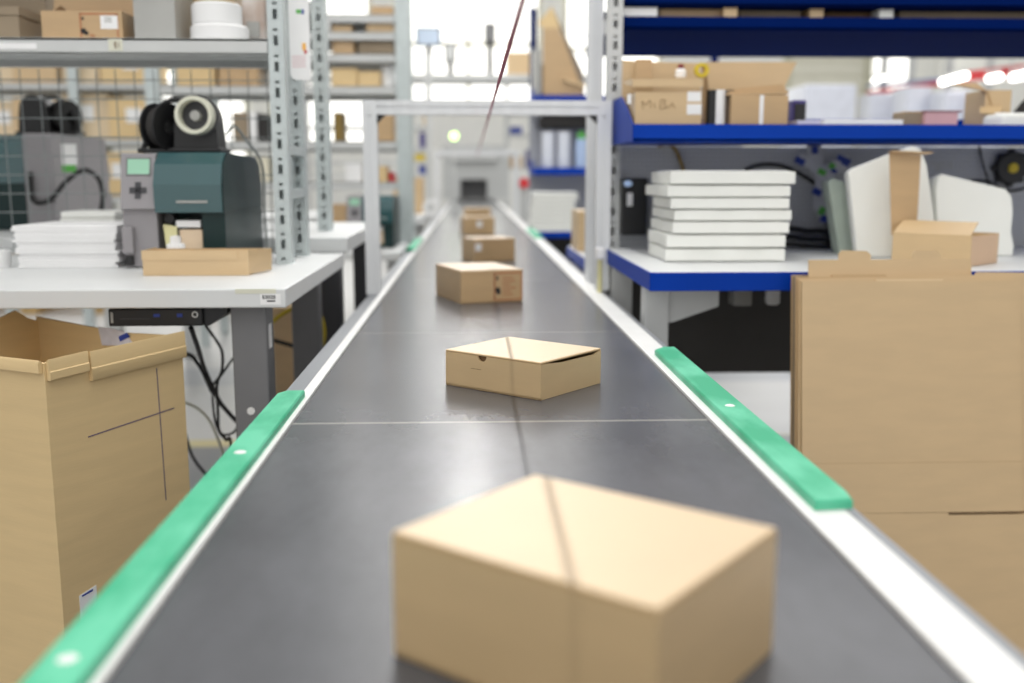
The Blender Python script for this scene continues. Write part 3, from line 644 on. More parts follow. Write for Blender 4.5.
for px, zz, r, h, lb in ((227, SZ, .072, .0415, 'lower and wider of the two stacked white rolls on the near grey shelf'), (225, SZ+.042, .062, .053, 'upper and narrower of the two stacked white rolls on the near grey shelf')):
    cx = sx(px, 2.66)
    o = MB().lathe([(.022, zz), (r-.004, zz), (r, zz+.004), (r, zz+h-.006), (r-.006, zz+h), (.026, zz+h), (.022, zz+h-.004)], lambda x, y, h: Vector((cx+x, 2.655+y, h)), 40, closed=True).build('white_roll', PAPER, smooth=True); tag(o, lb, 'roll', 'white rolls on the grey shelf')
t = thing('spray_bottle', 'small white and blue bottle left of the tan carton on the near grey shelf', 'bottle', (sx(178, 2.8), 2.8, SZ))
cx = sx(178, 2.84); fnb = lambda x, y, h: Vector((cx+x, 2.84+y, SZ+h))
MB().lathe([(0, 0), (.015, 0), (.016, .03), (.016, .035), (0, .035)], fnb, 20).build('base', BLUEP, t, smooth=True)
MB().lathe([(0, .035), (.016, .035), (.016, .075), (.007, .09), (.007, .10), (0, .10)], fnb, 20).build('bottle', PAPER, t, smooth=True)
MB().lathe([(0, .10), (.008, .10), (.008, .115), (0, .117)], fnb, 16).build('cap', GREENP, t, smooth=True)

# ---- behind the mesh
printer('second grey and teal label printer, back view through the wire mesh', (X(32, 3.55)+.02, 3.85, .973), R(180), 1.15)
unwinder('black reel holder behind the wire mesh, on top of the back-view printer', (X(38, 3.6), 3.66, 0.973+.2768*1.15), R(180))
t = thing('power_cable', 'black cable drooping across the back-view printer behind the mesh', 'cable', (-1.4, 3.36, .98))
MB().tube([ay(30, 172, 3.325), ay(33, 200, 3.325), ay(50, 200, 3.32), ay(66, 182, 3.32), ay(84, 170, 3.32), ay(98, 178, 3.32), ay(103, 195, 3.32), ay(101, 212, 3.32), ay(101, 226, 3.32)], .008).build('cable', BLACK, t, smooth=True)
MB().bb(*(lambda a, b: (a.x, b.x, 3.318, 3.3245, b.z, a.z))(ay(61, 144, 3.32), ay(77, 165, 3.32))).build('white_tag', PAPER, t)
MB().bb(*(lambda a, b: (a.x, b.x, 3.318, 3.3245, b.z, a.z))(ay(62, 165, 3.32), ay(76, 172, 3.32))).build('green_tag', GREENP, t)
# far shelving behind
FRK = thing('shelving_rack', 'long far shelving of brown cartons seen through the wire mesh', 'rack', (-2.6, 7.0, 0))
fy = 6.8; levels = [Z(p, fy, 100) for p in (83, 139, 196, 260)]
fx0, fx1 = X(-40, fy), X(196, fy)
for x in (fx0, (fx0+fx1)/2, fx1):
    upright(FRK, x, fy, 0, 2.6, w=.06, d=.05, pitch=.15, dots=False); upright(FRK, x, fy+.55, 0, 2.6, w=.06, d=.05, pitch=.15, dots=False)
for z in levels: tray(FRK, fx0+.01, fx1-.01, fy+.003, fy+.6, z, .04, LGREY)
k = 0
GF = 'cartons on the far shelving behind the wire mesh'
for li, z in enumerate(levels):
    x = fx0+.05; nth = 0
    while x < fx1-.32:
        w = random.uniform(.24, .34); h = random.uniform(.2, .30); mcol = (CARDF, CARD, CARDF, CARD3)[k % 4]
        t = thing('cardboard_box', 'brown carton, %s from left on the %s shelf from top behind the mesh' % (ORD[nth], ORD[li]), 'box', (x+w/2, fy+.2, z+.0005), 0, GF)
        MB().rbb(x, x+w, fy+.03+random.uniform(0, .06), fy+.45, z+.0005, z+h, .004, 1).build('body', mcol, t)
        lx = x+w*random.uniform(.25, .6); MB().bb(lx, lx+.10, fy+.022, fy+.03, z+h*.4, z+h*.75).build('label', PAPER, t)
        x += w+.012; k += 1; nth += 1
ob = [o for o in COL.objects if o.name.startswith('label') and o.parent and o.parent.get('group') == GF]
for o in ob:                                           # each label sits on its own carton's front face
    body = [c for c in o.parent.children if c.name.startswith('body')][0]
    dy = min(v.co.y for v in body.data.vertices)-max(v.co.y for v in o.data.vertices); o.location.y += dy
onlev('tan carton on the fourth shelf of the far left rack, behind the reel holder', 176, 214, 64, 3, CARD3)
onlev('brown carton on the fourth shelf of the far left rack, near its middle', 218, 258, 66, 3, CARD2)
onlev('dark brown carton on the fifth shelf of the far left rack', 232, 247, 112, 4, CARDD)
onlev('white narrow box on the fifth shelf of the far left rack, between dark boxes', 248, 256, 112, 4, PAPER)
onlev('dark narrow box on the fifth shelf of the far left rack', 257, 265, 114, 4, MATTE)
onlev('cream wide box on the lowest shelf of the far left rack', 205, 268, 157, 5, mat('cream_card', (232, 226, 204), .6, noise=.05))
# pallets
def pallet(label, x, y):
    t = thing('wooden_pallet', label, 'pallet', (x, y, 0))
    for i in range(5): MB().bb(x-.6, x+.6, y-.4+i*.175, y-.4+i*.175+.10, .122, .144).build('deck_board', WOOD, t)
    for i in (-.53, 0, .53):
        MB().bb(x+i-.07, x+i+.07, y-.4, y+.4, 0, .022).build('base_board', WOOD, t); MB().bb(x+i-.07, x+i+.07, y-.4, y+.4, .10, .122).build('stringer', WOOD, t)
        for j in (-.33, 0, .33): MB().bb(x+i-.07, x+i+.07, y+j-.07, y+j+.07, .022, .10).build('block', WOOD, t)
pallet('wooden pallet on the floor under the far shelving, left one', -3.72, 8.9)
pallet('wooden pallet on the floor under the far shelving, right one', -2.40, 8.9)

# ================================================================== UNDER THE LEFT TABLES
t = thing('slim_computer', 'slim black desktop computer hung flat under the near left table', 'computer', (-.63, 2.2, .856))
y = 2.015; a = ay(107.5, 307, y); b = ay(203, 326, y); zt = .8915; zb = b.z
MB().rbb(a.x, b.x, y, y+.30, zb, zt-.004, .003).build('case', BLACK, t)
c = ay(226, 314, y); MB().prism([(b.x, zt-.004), (c.x, zt-.004), (c.x, c.z), (b.x+.01, zb-.001), (b.x, zb)], XZ, y+.01, y+.25).build('holder_bracket', BLACK, t)
MB().bb(a.x+.01, c.x, y+.05, y+.26, zt-.004, zt).build('mounting_plate', BLACK, t)
def spot(px0, py0, px1, py1, m, nm): p = ay(px0, py0, y); r = ay(px1, py1, y); MB().bb(p.x, r.x, y-.0012, y+.001, r.z, p.z).build(nm, m, t)
spot(153.5, 314, 160, 317, BLUEP, 'usb_port'); spot(177, 313.5, 182.5, 317, BLUEP, 'usb_port'); spot(110.5, 312.5, 113.5, 323, CLEARP, 'badge'); spot(120, 318.5, 150, 319.3, DGREY, 'drive_slot')
p = ay(195, 314.5, y); MB().lathe([(.0042, 0), (.0042, .0016), (.0062, .0016), (.0062, 0)], lambda u, v, h: Vector((p.x+u, y-h, p.z+v)), 24, closed=True).build('power_button', WSTRIP, t)
# tall open carton in front
cz = .842
N = az(43.5, 361.5, cz); Rr = az(181.5, 334.5, cz); dv = Vector((Rr.x-N.x, Rr.y-N.y, 0)); L = dv.length; dv.normalize(); nv = Vector((-dv.y, dv.x, 0)); Wd = .40
OC = thing('cardboard_box', 'tall open tan carton on the floor left of the belt, rim folded over', 'box', (N.x, N.y, 0))
def P(u, v, w): return Vector((N.x, N.y, 0))+dv*u+nv*v+Vector((0, 0, w))
def slab(u0, u1, v0, v1, poly=None, axis='u', a=0, b=0):
    q = MB()
    if axis == 'u': q.prism(poly, lambda s_, w_, k: P(s_, k, w_), a, b)
    else: q.prism(poly, lambda s_, w_, k: P(k, s_, w_), a, b)
    return q
T = .006
# side wall facing the belt (along u at v=0), front wall (along v at u=0), the two inner walls, and the bottom
q = slab(0, 0, 0, 0, [(0, .008), (L, .008), (L, cz-.003), (.20*L, cz-.003), (.10*L, cz), (0, cz-.004)], 'u', 0, T)
def addq(q, o): q.add(o.v, o.f)
addq(q, slab(0, 0, 0, 0, [(T, .008), (Wd, .008), (Wd, cz-.002), (Wd*.5, cz), (T, cz-.003)], 'v', 0, T))
addq(q, slab(0, 0, 0, 0, [(T, .008), (Wd, .008), (Wd, cz+.012), (Wd*.72, cz+.004), (Wd*.4, cz-.006), (T, cz-.002)], 'v', L-T, L))
jag = [(T, .008), (L-T, .008), (L-T, cz+.004), (L*.9, cz+.014), (L*.82, cz+.032), (L*.70, cz+.020), (L*.5, cz+.016), (L*.25, cz+.008), (T, cz+.004)]
addq(q, slab(0, 0, 0, 0, jag, 'u', Wd-T, Wd))
addq(q, slab(0, 0, 0, 0, [(0, 0), (L, 0), (L, .008), (0, .008)], 'u', 0, Wd)); q.build('body', CARD3, OC)
def fold(u0, u1, drop, name='folded_flap', off=.0):   # rim of the side wall folded down outside, in two rounded steps
    pr = [(-.0005, cz-.001), (-.006, cz+.003), (-.007, cz-.001), (-.0075, cz-drop*.52), (-.0095, cz-drop*.56), (-.009, cz-drop*.95), (-.007, cz-drop), (-.0005, cz-drop)]
    MB().prism(pr, lambda s_, w_, k: P(k, s_, w_+off*(k-u0)), u0, u1).build(name, CARD3, OC, smooth=True)
fold(.004, L*.27, .034, off=.03); fold(L*.285, L+.002, .050, off=.02)
pr = [(-.0005, cz-.001), (-.005, cz+.002), (-.008, cz-.002), (-.008, cz-.02), (-.0005, cz-.022)]
MB().prism(pr, lambda s_, w_, k: P(s_, k, w_), .004, Wd).build('folded_flap', CARD3, OC, smooth=True)
def inplane(px, py):                                   # point where the pixel meets the side wall's plane
    v = ray(px, py); n_ = nv; p0 = P(0, 0, .5); tt = (p0-CAM).dot(n_)/v.dot(n_); p = CAM+v*tt; return ((p-P(0, 0, 0)).dot(dv), p.z)
(u0, z0), (u1, z1) = inplane(156.5, 368), inplane(166, 500)
MB().prism([(u0-.001, z0), (u0+.001, z0), (u1+.001, z1), (u1-.001, z1)], lambda s_, w_, k: P(s_, k, w_), -.0006, 0).build('pen_line', PENM, OC)
(u0, z0), (u1, z1) = inplane(88, 437), inplane(174, 408)
MB().prism([(u0, z0-.001), (u1, z1-.001), (u1, z1+.001), (u0, z0+.001)], lambda s_, w_, k: P(s_, k, w_), -.0006, 0).build('pen_line', PENM, OC)
(u0, z0), (u1, z1) = inplane(79, 596), inplane(100, 640)
lb = MB().prism([(u0, z0), (u1, z0+.006), (u1, z1), (u0, z1)], lambda s_, w_, k: P(s_, k, w_), -.0006, 0).build('sticker', PAPER, OC)
MB().prism([(u0+.006, z0-.004), (u0+.03, z0-.002), (u0+.03, z0+.002), (u0+.006, z0-.001)], lambda s_, w_, k: P(s_, k, w_), -.0012, -.0006).build('printed_mark', BLUEP, lb)
c = P(L*.93, Wd*.42, cz-.012)
q = MB(); q.prism([(Wd*.30, cz-.03), (Wd*.52, cz-.035), (Wd*.54, cz+.003), (Wd*.46, cz+.002), (Wd*.36, cz-.002)], lambda s_, w_, k: P(k, s_, w_), L-T-.003, L-T-.0005)
lb = q.build('torn_tape', mat('crumpled_white_film', (222, 222, 232), .35, noise=.12, nscale=40, bump=.5, bscale=70), OC)
MB().prism([(Wd*.32, cz-.012), (Wd*.39, cz-.024), (Wd*.40, cz-.014), (Wd*.34, cz-.004)], lambda s_, w_, k: P(k, s_, w_), L-T-.0038, L-T-.003).build('printed_mark', BLUEP, lb)

def cable(name, label, pts, r, m, y, floor=False):
    P3 = [ay(p[0], p[1], p[2] if len(p) > 2 else y) for p in pts]
    if floor: P3 += [Vector((P3[-1].x, P3[-1].y, r+.03)), Vector((P3[-1].x+.05, P3[-1].y+.02, r+.001)), Vector((P3[-1].x+.2, P3[-1].y+.04, r+.001))]
    o = MB().tube(P3, r).build(name, m, smooth=True); tag(o, label, 'cable'); return o
CY = 2.45
cable('power_cable', 'thick black cable hanging from the computer in a steep diagonal', [(191, 328, 2.1), (197, 345, 2.2), (205, 370, CY), (214, 390, CY), (222, 405, CY), (240, 425, CY), (250, 436, CY)], .0055, BLACK, CY, True)
cable('power_cable', 'thin black cable with a wavy path right of the thick one under the table', [(206, 326, 2.25), (216, 340, CY-.05), (222, 352, CY-.05), (222, 370, CY-.05), (217, 385, CY-.05), (218, 410, CY-.05), (219, 430, CY-.05), (226, 440, CY-.05), (232, 455, CY-.05)], .0035, BLACK, CY, True)
cable('data_cable', 'grey thin cable looping from the leg to the cable knot under the table', [(238, 352, CY), (232, 360, CY), (222, 374, CY), (213, 388, CY+.02), (215, 420, CY+.02), (222, 434, CY+.02), (234, 432, CY+.02), (240, 420, CY+.02)], .003, DGREY, CY)
cable('data_cable', 'black cable emerging from behind the tall carton at knee height', [(176, 354, CY), (190, 355, CY), (198, 364, CY), (203, 372, CY+.02), (212, 392, CY+.03)], .005, BLACK, CY)
cable('data_cable', 'pale cable hanging in a long arc low behind the tall carton', [(180, 400, 2.6), (200, 410, 2.6), (212, 425, 2.6), (222, 450, 2.6), (230, 475, 2.6), (236, 500, 2.6)], .004, CREAM, 2.6)
cable('data_cable', 'dark grey cable running down to the floor beside the tall carton', [(184, 430, 2.7), (192, 455, 2.7), (202, 470, 2.7), (214, 485, 2.7), (226, 520, 2.7)], .0045, DGREY, 2.7)
cable('yellow_cable', 'yellow cable looping under the near left table by the conveyor', [(272, 322, 2.9), (284, 313, 2.9), (299, 306, 2.9), (314, 308, 2.9), (322, 320, 2.9), (324, 338, 2.9), (318, 352, 2.9), (306, 364, 2.9), (298, 382, 2.9), (292, 410, 2.9)], .0062, YELLOW, 2.9, True)
cable('power_cable', 'black cable crossing behind the table leg towards the conveyor', [(262, 336, 2.88), (276, 341, 2.88), (290, 345, 2.88), (306, 350, 2.88), (326, 352, 2.88), (334, 380, 2.88)], .006, BLACK, 2.88, True)
t = thing('cardboard_box', 'brown carton on the floor behind the near table leg, under the tables', 'box', (-.78, 4.3, 0))
a = az(268, 400, 0); x0 = X(266, 4.2); x1 = X(304, 4.2)
MB().rbb(x0, x1, 4.2, 4.6, 0, .60, .004).build('body', CARD2, t); MB().bb(x0, x1, 4.2, 4.398, .60, .605).build('flap', CARD2, t); MB().bb(x0, x1, 4.402, 4.6, .60, .605).build('flap', CARD2, t)

# ---- second printer etc. on the low table
printer('small far label printer on the low left table, half hidden by the portal post', (X(372, 5.4), 5.25, .775), 0, 1.0)
t = thing('cardboard_box', 'orange-brown box on the low left table beside the far label printer', 'box', (X(340, 5.4), 5.5, .775))
a = ay(331, 205, 5.35); b = ay(348, 240, 5.35); MB().rbb(a.x, b.x, 5.35, 5.5, .7755, a.z, .003).build('body', CARD2, t); MB().bb(a.x, b.x, 5.351, 5.499, a.z, a.z+.003).build('lid', CARD2, t)
t = thing('tape_roll', 'round white roll lying at the belt edge of the far left table', 'roll', (X(432, 7.3), 7.3, .86))
c = ay(431, 214, 7.4); MB().lathe([(.03, -.03), (.06, -.03), (.062, 0), (.06, .03), (.03, .03)], lambda x, y, h: Vector((c.x+x, 7.4+h, .8605+.062+y)), 28, closed=True).build('roll', PAPER, t, smooth=True)
t = thing('cardboard_box', 'tall tan carton on the far left table beside the grey rack post', 'box', (X(418, 7.9), 7.9, .86))
x0 = X(406, 7.9); x1 = X(423, 7.9); MB().rbb(x0-.1, x1, 7.9, 8.2, .8605, Z(178, 7.9), .004).build('body', CARD, t); MB().bb(x0-.1, x1, 7.9, 8.2, Z(178, 7.9), Z(178, 7.9)+.004).build('lid', CARD, t)
# ================================================================== RIGHT BENCH (near)
tx0, tx1, ty0, ty1 = .412, 2.35, 2.285, 3.085
RB = thing('packing_table', 'white packing table with a bright blue edge on the right of the belt', 'table', (1.38, 2.7, 0))
MB().rbb(tx0+.002, tx1, ty0+.002, ty1, .890, .93, .001, 1).build('tabletop', WHITE, RB)
q = MB(); q.rbb(tx0, tx1, ty0-.0015, ty0+.002, .887, .9305, .001, 1); q.rbb(tx0-.0015, tx0+.002, ty0+.0005, ty1, .887, .9305, .001, 1); q.build('edge_band', BLUE, RB)
for lx in (.452, 2.2):
    for ly in (2.44, 3.0):
        l = MB().rbb(lx-.03, lx+.03, ly-.03, ly+.03, .006, .89, .003).build('leg', LGREY, RB); MB().bb(lx-.034, lx+.034, ly-.034, ly+.034, 0, .006).build('foot', BLACK, l)
a = ay(663, 293, 2.43); b = ay(718, 306, 2.43); c = ay(672, 322, 2.43)
MB().prism([(.482, .889), (b.x, .889), (b.x, b.z), (c.x, c.z), (.482, c.z)], XZ, 2.425, 2.433).build('gusset', LGREY, RB)
MB().bb(tx0+.004, 2.3, 3.03, 3.036, .545, .889).build('modesty_panel', PANELB, RB)
MB().bb(.50, 2.1, 2.62, 2.70, .86, .889).build('cable_tray', MATTE, RB)
a = ay(734, 297, 2.6); b = ay(752, 306, 2.6); MB().rbb(a.x, b.x, 2.60, 2.66, b.z, .8895, .004).build('cable_clamp', CLEARP, RB)
a = ay(762, 297, 2.6); b = ay(778, 304, 2.6); cx = (a.x+b.x)/2; MB().lathe([(0, b.z), (.013, b.z+.001), (.019, b.z+.007), (.019, .8895), (0, .8895)], lambda x, y, h: Vector((cx+x, 2.58+y, h)), 24).build('height_knob', PAPER, RB, smooth=True)
# frame, back panel and shelves
WR = thing('bench_frame', 'blue shelved bench superstructure with a grey perforated back panel on the right', 'rack', (1.4, 3.1, 0))
PYY = 3.112
for x in (.4365, 2.38): upright(WR, x, 3.10, .0, 2.4, w=.044, d=.05, pitch=.062, m=LGREY)
def rightshelf(x0, x1, y0, y1, zb, zl, m, back=None, name='shelf'):
    q = MB(); q.bb(x0, x1, y0, y1, zb, zb+.006); q.bb(x0, x1, y0, y0+.003, zb, zl)
    if back: q.bb(x0, x1, y1-.003, y1, zb, back)
    q.bb(x0, x1, y0, y0+.03, zb-.002, zb)
    return q.build(name, m, WR)
LX0 = .432; LY0, LY1 = 2.70, 3.09; LZ = Z(141, LY0, 630)
lz_lip = Z(124, LY0, 630); LZT = LZ+.0062
MB().bb(.46, 2.355, PYY, PYY+.012, .80, LZ-.004).build('back_panel', PEG, WR)
rightshelf(LX0, 2.36, LY0, LY1, LZ, lz_lip, BLUE, lz_lip+.035)
zb_ = Z(101, LY1, 613)
for x in (LX0, 2.357): MB().prism([(LY0, LZ), (LY0, lz_lip), (LY1-.18, zb_), (LY1, zb_), (LY1, LZ)], YZ, x-.002, x+.001).build('end_plate', BLUE, WR)
UZ, UL = Z(28, 3.15), Z(15, 3.15)
rightshelf(.434, 2.9, 3.156, 3.87, UZ, UL, NAVY, UL)
rightshelf(.434, 2.9, 3.16, 3.87, Z(3.5, 3.15), Z(-18, 3.15), NAVY, None)
for x in (2.85,): upright(WR, x, 3.88, .0, 2.6, w=.05, d=.05, pitch=.062, m=NAVY)
t3 = text_mesh('panel_lettering', 'ngus', .042, CLEARP, WR, (X(929, PYY)-WR.location.x, PYY-.0008-WR.location.y, Z(168, PYY, 930)))

# things on the table -----------------------------------------------------------------
def pillow(x0, x1, y0, y1, z0, h, nx=18, ny=12):     # a soft padded envelope: full in the middle, thinner wavering rim
    q = MB(); ph = random.uniform(0, 6); top = []; bot = []
    for i in range(nx+1):
        for j in range(ny+1):
            u = i/nx; v = j/ny; eu = abs(2*u-1); ev = abs(2*v-1); edge = max(eu, ev)
            r_ = .0035*math.sin(ph+9*v) if eu > .9 else 0; s_ = .0025*math.sin(ph*2+14*u) if ev > .9 else 0
            rim = 1 if edge < .9 else .98 if edge < .999 else .84
            x = x0+(x1-x0)*u+r_; y = y0+(y1-y0)*v+s_
            lift = .0008*math.sin(ph+17*u)*math.cos(ph+11*v) if edge < .95 else 0
            top.append(Vector((x, y, z0+h*(.5+.5*rim)+min(lift, 0)))); bot.append(Vector((x, y, z0+h*(.5-.5*rim))))
    k = ny+1; n = len(top); fs = []
    for i in range(nx):
        for j in range(ny): fs += [(i*k+j, (i+1)*k+j, (i+1)*k+j+1, i*k+j+1), (n+i*k+j, n+i*k+j+1, n+(i+1)*k+j+1, n+(i+1)*k+j)]
    ring = [i*k for i in range(nx+1)]+[nx*k+j for j in range(1, k)]+[i*k+ny for i in range(nx-1, -1, -1)]+[j for j in range(ny-1, 0, -1)]
    for a_, b_ in zip(ring, ring[1:]+ring[:1]): fs.append((a_, n+a_, n+b_, b_))
    return q.add(top+bot, fs)
z = .931; GP = 'white padded envelopes stacked on the blue-edged table'
HS = (.036, .036, .033, .030, .030, .032, .036)
for i in range(7):
    h = HS[i]; y0 = 2.55+random.uniform(0, .010); xa = X(665, 2.56, 220)+random.uniform(.0, .008)+(0, .004, .016, .02, .012, .0, .010)[i]; xb = X(787, 2.56, 220)+random.uniform(-.004, .006)+(-.004, .002, .002, .010, .008, .002, .012)[i]
    o = pillow(xa, xb, y0, y0+.29, z, h-.0003).build('padded_envelope', POLY, smooth=True)
    tag(o, 'topmost white padded envelope of the big stack on the blue-edged table' if i == 6 else 'bottom white padded envelope of the big stack on the blue-edged table' if i == 0 else '%s white padded envelope from the top of the big stack on the blue-edged table' % ORD[6-i], 'envelope', GP)
    # puffed, slightly wavy long sides
    fl = MB().bb(xa+.02, xb-.02, y0-.0012, y0+.0006, z+h*.42, z+h*.47).build('seam', CLEARP, o) if False else None
    z += h
# power box on the back panel
t = thing('power_box', 'black box with a blue light and a white tag on the grey back panel', 'box', (.49, 3.08, .97))
a = ay(622.5, 178, 3.06); b = ay(647, 235, 3.06)
MB().rbb(a.x+.0, b.x, 3.06, PYY-.0005, b.z, a.z, .006).build('case', BLACK, t)
c = ay(628, 183.5, 3.058); MB().lathe([(0, .003), (.012, .002), (.013, 0), (0, 0)], lambda u, v, h: Vector((c.x+u, 3.06-h, c.z+v*.75)), 20).build('pilot_light', mat('pale_blue_lens', (178, 204, 240), .25, emit=.25), t)
a = ay(627, 193, 3.06); b = ay(632.5, 206, 3.06); MB().rbb(a.x, b.x, 3.0585, 3.0605, b.z, a.z, .0008, 1).build('white_tag', PAPER, t)
cable('yellow_cable', 'ochre cable arching behind the big envelope stack on the back panel', [(658, 146, 3.1), (668, 144, 3.1), (675, 149, 3.1), (680, 160, 3.1), (684, 175, 3.1), (686, 215, 3.1), (686, 251, 3.09)], .0055, mat('ochre_cable', (150, 124, 62), .5, noise=.1), 3.1)
cable('power_cable', 'black cable sweeping from behind the big envelope stack up to the shelf', [(742, 250, 3.105), (738, 190, 3.105), (744, 172, 3.105), (760, 165, 3.105), (782, 166, 3.105), (800, 174, 3.105), (815, 184, 3.105), (826, 196, 3.105), (828, 249, 3.105)], .006, BLACK, 3.105)
for i, (yy, lb) in enumerate(((229, 'uppermost'), (237, 'middle'), (244, 'lowest'))):
    cable('power_cable', '%s of three black cables bunched on the table behind the big envelope stack' % lb, [(778, 245, 3.08-.035*i), (786, yy, 3.08-.035*i), (806, yy+2, 3.08-.035*i), (826, yy+3, 3.08-.035*i), (842, 245, 3.08-.035*i)], .008, BLACK, 3.04)
cable('power_cable', 'thin black cable on the grey back panel, falling from the blue shelf', [(979, 146, 3.1), (981, 156, 3.1), (984, 168, 3.09), (988, 180, 3.083), (991, 200, 3.08), (992, 249, 3.08)], .0035, BLACK, 3.1)
cable('power_cable', 'black cable running from the black reel down behind the right envelope stack', [(1030, 186, 3.105), (1018, 190, 3.105), (1006, 190, 3.105), (985, 181, 3.095), (960, 190, 3.1), (950, 249, 3.09)], .004, BLACK, 3.09)
# printed packing film hanging
t = thing('film_strip', 'clear packing film with blue and green print hanging on the back panel', 'film', (X(812, 3.09), 3.09, 1.0))
FILM = mat('cloudy_film', (206, 208, 214), .2, noise=.15, nscale=20, bump=.6, bscale=30)
fy = 3.095
q = MB(); pts = [(806, 143), (821, 143), (823, 170), (829, 195), (830, 222), (820, 224), (812, 205), (815, 180), (808, 165)]
q.prism([(ay(a, b, fy).x, ay(a, b, fy).z) for a, b in pts], XZ, fy-.004, fy); q.build('film', FILM, t)
q = MB(); pts = [(794, 157), (803, 153), (822, 166), (846, 155), (852, 168), (822, 181)]
q.prism([(ay(a, b, fy-.006).x, ay(a, b, fy-.006).z) for a, b in pts], XZ, fy-.009, fy-.0055); q.build('film', FILM, t)
for a, b, w, h, mm in ((815, 150, 3, 4, BLUEP), (800, 161, 5, 3.5, BLUEP), (822, 172, 4, 3, GREENP), (817, 192, 4.5, 3.5, BLUEP), (822, 211, 3, 4, GREENP), (824, 219, 3.5, 3.5, BLUEP), (846, 162, 4, 4, BLUEP), (832, 166, 3, 3, GREENP), (840, 158, 3, 3, BLUEP), (834, 171, 3, 2, BLUEP)):
    p0 = ay(a-w, b-h, fy-.0095); p1 = ay(a+w, b+h, fy-.0095); MB().rbox(((p0.x+p1.x)/2, fy-.0095, (p0.z+p1.z)/2), (p1.x-p0.x, .0009, p0.z-p1.z), .0003, 1, rot=Matrix.Rotation(R(25 if a != 815 else 0), 3, 'Y')).build('printed_mark', mm, t)
# black reel with yellow hub
t = thing('cable_reel', 'black round reel with a yellow hub on the grey back panel', 'reel', (X(1013, 3.09), 3.09, 1.15))
c = ay(1013, 168, 3.08)
MB().lathe([(0, 0), (.047, 0), (.05, .006), (.05, .024), (.046, .03), (0, .03)], lambda u, v, h: Vector((c.x+u, 3.11-h, c.z+v)), 32).build('reel', BLACK, t, smooth=True)
MB().lathe([(0, .03), (.016, .03), (.015, .036), (0, .037)], lambda u, v, h: Vector((c.x+u, 3.11-h, c.z+v)), 24).build('hub', YELLOW, t, smooth=True)
for k in range(8): ang = k*math.pi/4; MB().rbox((c.x+.05*math.cos(ang), 3.095, c.z+.05*math.sin(ang)), (.016, .02, .016), .003, 1, rot=Matrix.Rotation(-ang, 3, 'Y')).build('grip', BLACK, t)

def slabs(name, label, cat, poly, y, n, th, m, grp, dx=0, lean=0, labels=None):
    for i in range(n):
        yy = y+i*(th+.0006); pp = []
        for a, b in poly:
            p = ay(a, b, y); pp.append((p.x+dx*i, max(p.z-lean*i, .931)))
        q = MB(); k = len(pp); cx = sum(p[0] for p in pp)/k; cz_ = sum(p[1] for p in pp)/k
        def ring(s_, w): return [Vector((cx+(u-cx)*s_, w, max(cz_+(v-cz_)*s_, .931))) for u, v in pp]
        rings = [ring(.985, yy), ring(1, yy+th*.25), ring(1, yy+th*.75), ring(.985, yy+th)]
        vs = sum(rings, []); fs = [tuple(range(k))[::-1], tuple(range(3*k, 4*k))]
        for r_ in range(3): fs += [(r_*k+j, r_*k+(j+1) % k, (r_+1)*k+(j+1) % k, (r_+1)*k+j) for j in range(k)]
        o = q.add(vs, fs).build(name, m); tag(o, labels[0] if (labels and i == 0) else label % ORD[i], cat, grp)
slabs('padded_envelope', '%s white padded envelope from the front in the tilted bunch behind the small open carton', 'envelope', [(857, 263), (848, 172), (852, 169), (890, 154), (914, 146), (921, 149), (927, 165), (934, 215), (937, 263)], 2.68, 4, .022, POLY, 'tilted envelopes on the blue-edged table', dx=.007, lean=.002, labels=['front white padded envelope of the tilted bunch behind the small open carton'])
slabs('folded_bag', '%s pale green-grey folded bag from the front, left of the tilted white envelopes', 'bag', [(839, 263), (828, 182), (833, 178), (849, 183), (852, 188), (858, 263)], 2.80, 3, .03, POLYG, 'pale green bags on the blue-edged table', dx=.006, labels=['front pale green-grey folded bag beside the tilted white envelopes'])
slabs('padded_envelope', '%s white padded envelope from the front in the right-hand bunch below the black reel', 'envelope', [(938, 263), (936, 190), (938, 177), (943, 174), (1006, 189), (1012, 197), (1013, 214), (1011, 232), (1014, 246), (1012, 263)], 2.72, 5, .022, POLY, 'right-hand envelope bunch on the blue-edged table', dx=.002, lean=.003, labels=['front white padded envelope of the right-hand bunch below the black reel'])
# small open carton with raised lid
t = thing('mailer_box', 'small open tan carton with a tall raised lid flap on the blue-edged table', 'box', (X(935, 2.45), 2.5, .93))
by = 2.40; zt = Z(235.5, by, 972); z0 = .931; T = .0035; ang = R(50)
C0 = ay(972, 236, by); C0.z = 0; dW = Vector((-math.cos(ang), math.sin(ang), 0)); dD = Vector((math.sin(ang), math.cos(ang), 0))
def solve(d_, px):
    lo, hi = 0, .6
    for _ in range(40):
        mid = (lo+hi)/2; p = C0+d_*mid; p.z = zt; w_ = p-CAM; sx_ = 512+F*w_.dot(RT)/w_.dot(FW)
        if (sx_ > px) == (d_ is dW): lo = mid
        else: hi = mid
    return lo
Wc, Dc = solve(dW, 893), min(solve(dD, 1000), .16)
def Q(u, v, w): return C0+dW*u+dD*v+Vector((0, 0, w))
def qbox(u0, u1, v0, v1, w0, w1, q=None):
    q = q or MB(); vs = [Q(u, v, w) for u in (u0, u1) for v in (v0, v1) for w in (w0, w1)]
    return q.add(vs, [(0, 1, 3, 2), (4, 6, 7, 5), (0, 4, 5, 1), (2, 3, 7, 6), (0, 2, 6, 4), (1, 5, 7, 3)])
q = qbox(0, Wc, 0, T, z0, zt); qbox(0, Wc, Dc-T, Dc, z0, zt, q); qbox(Wc-T, Wc, T, Dc-T, z0, zt, q); qbox(T, Wc-T, T, Dc-T, z0, z0+T, q); q.build('body', CARD, t)
qbox(0, T, T, Dc-T, z0, zt-.003).build('end_wall', mat('pinkish_card', (214, 182, 152), .55, noise=.06), t)
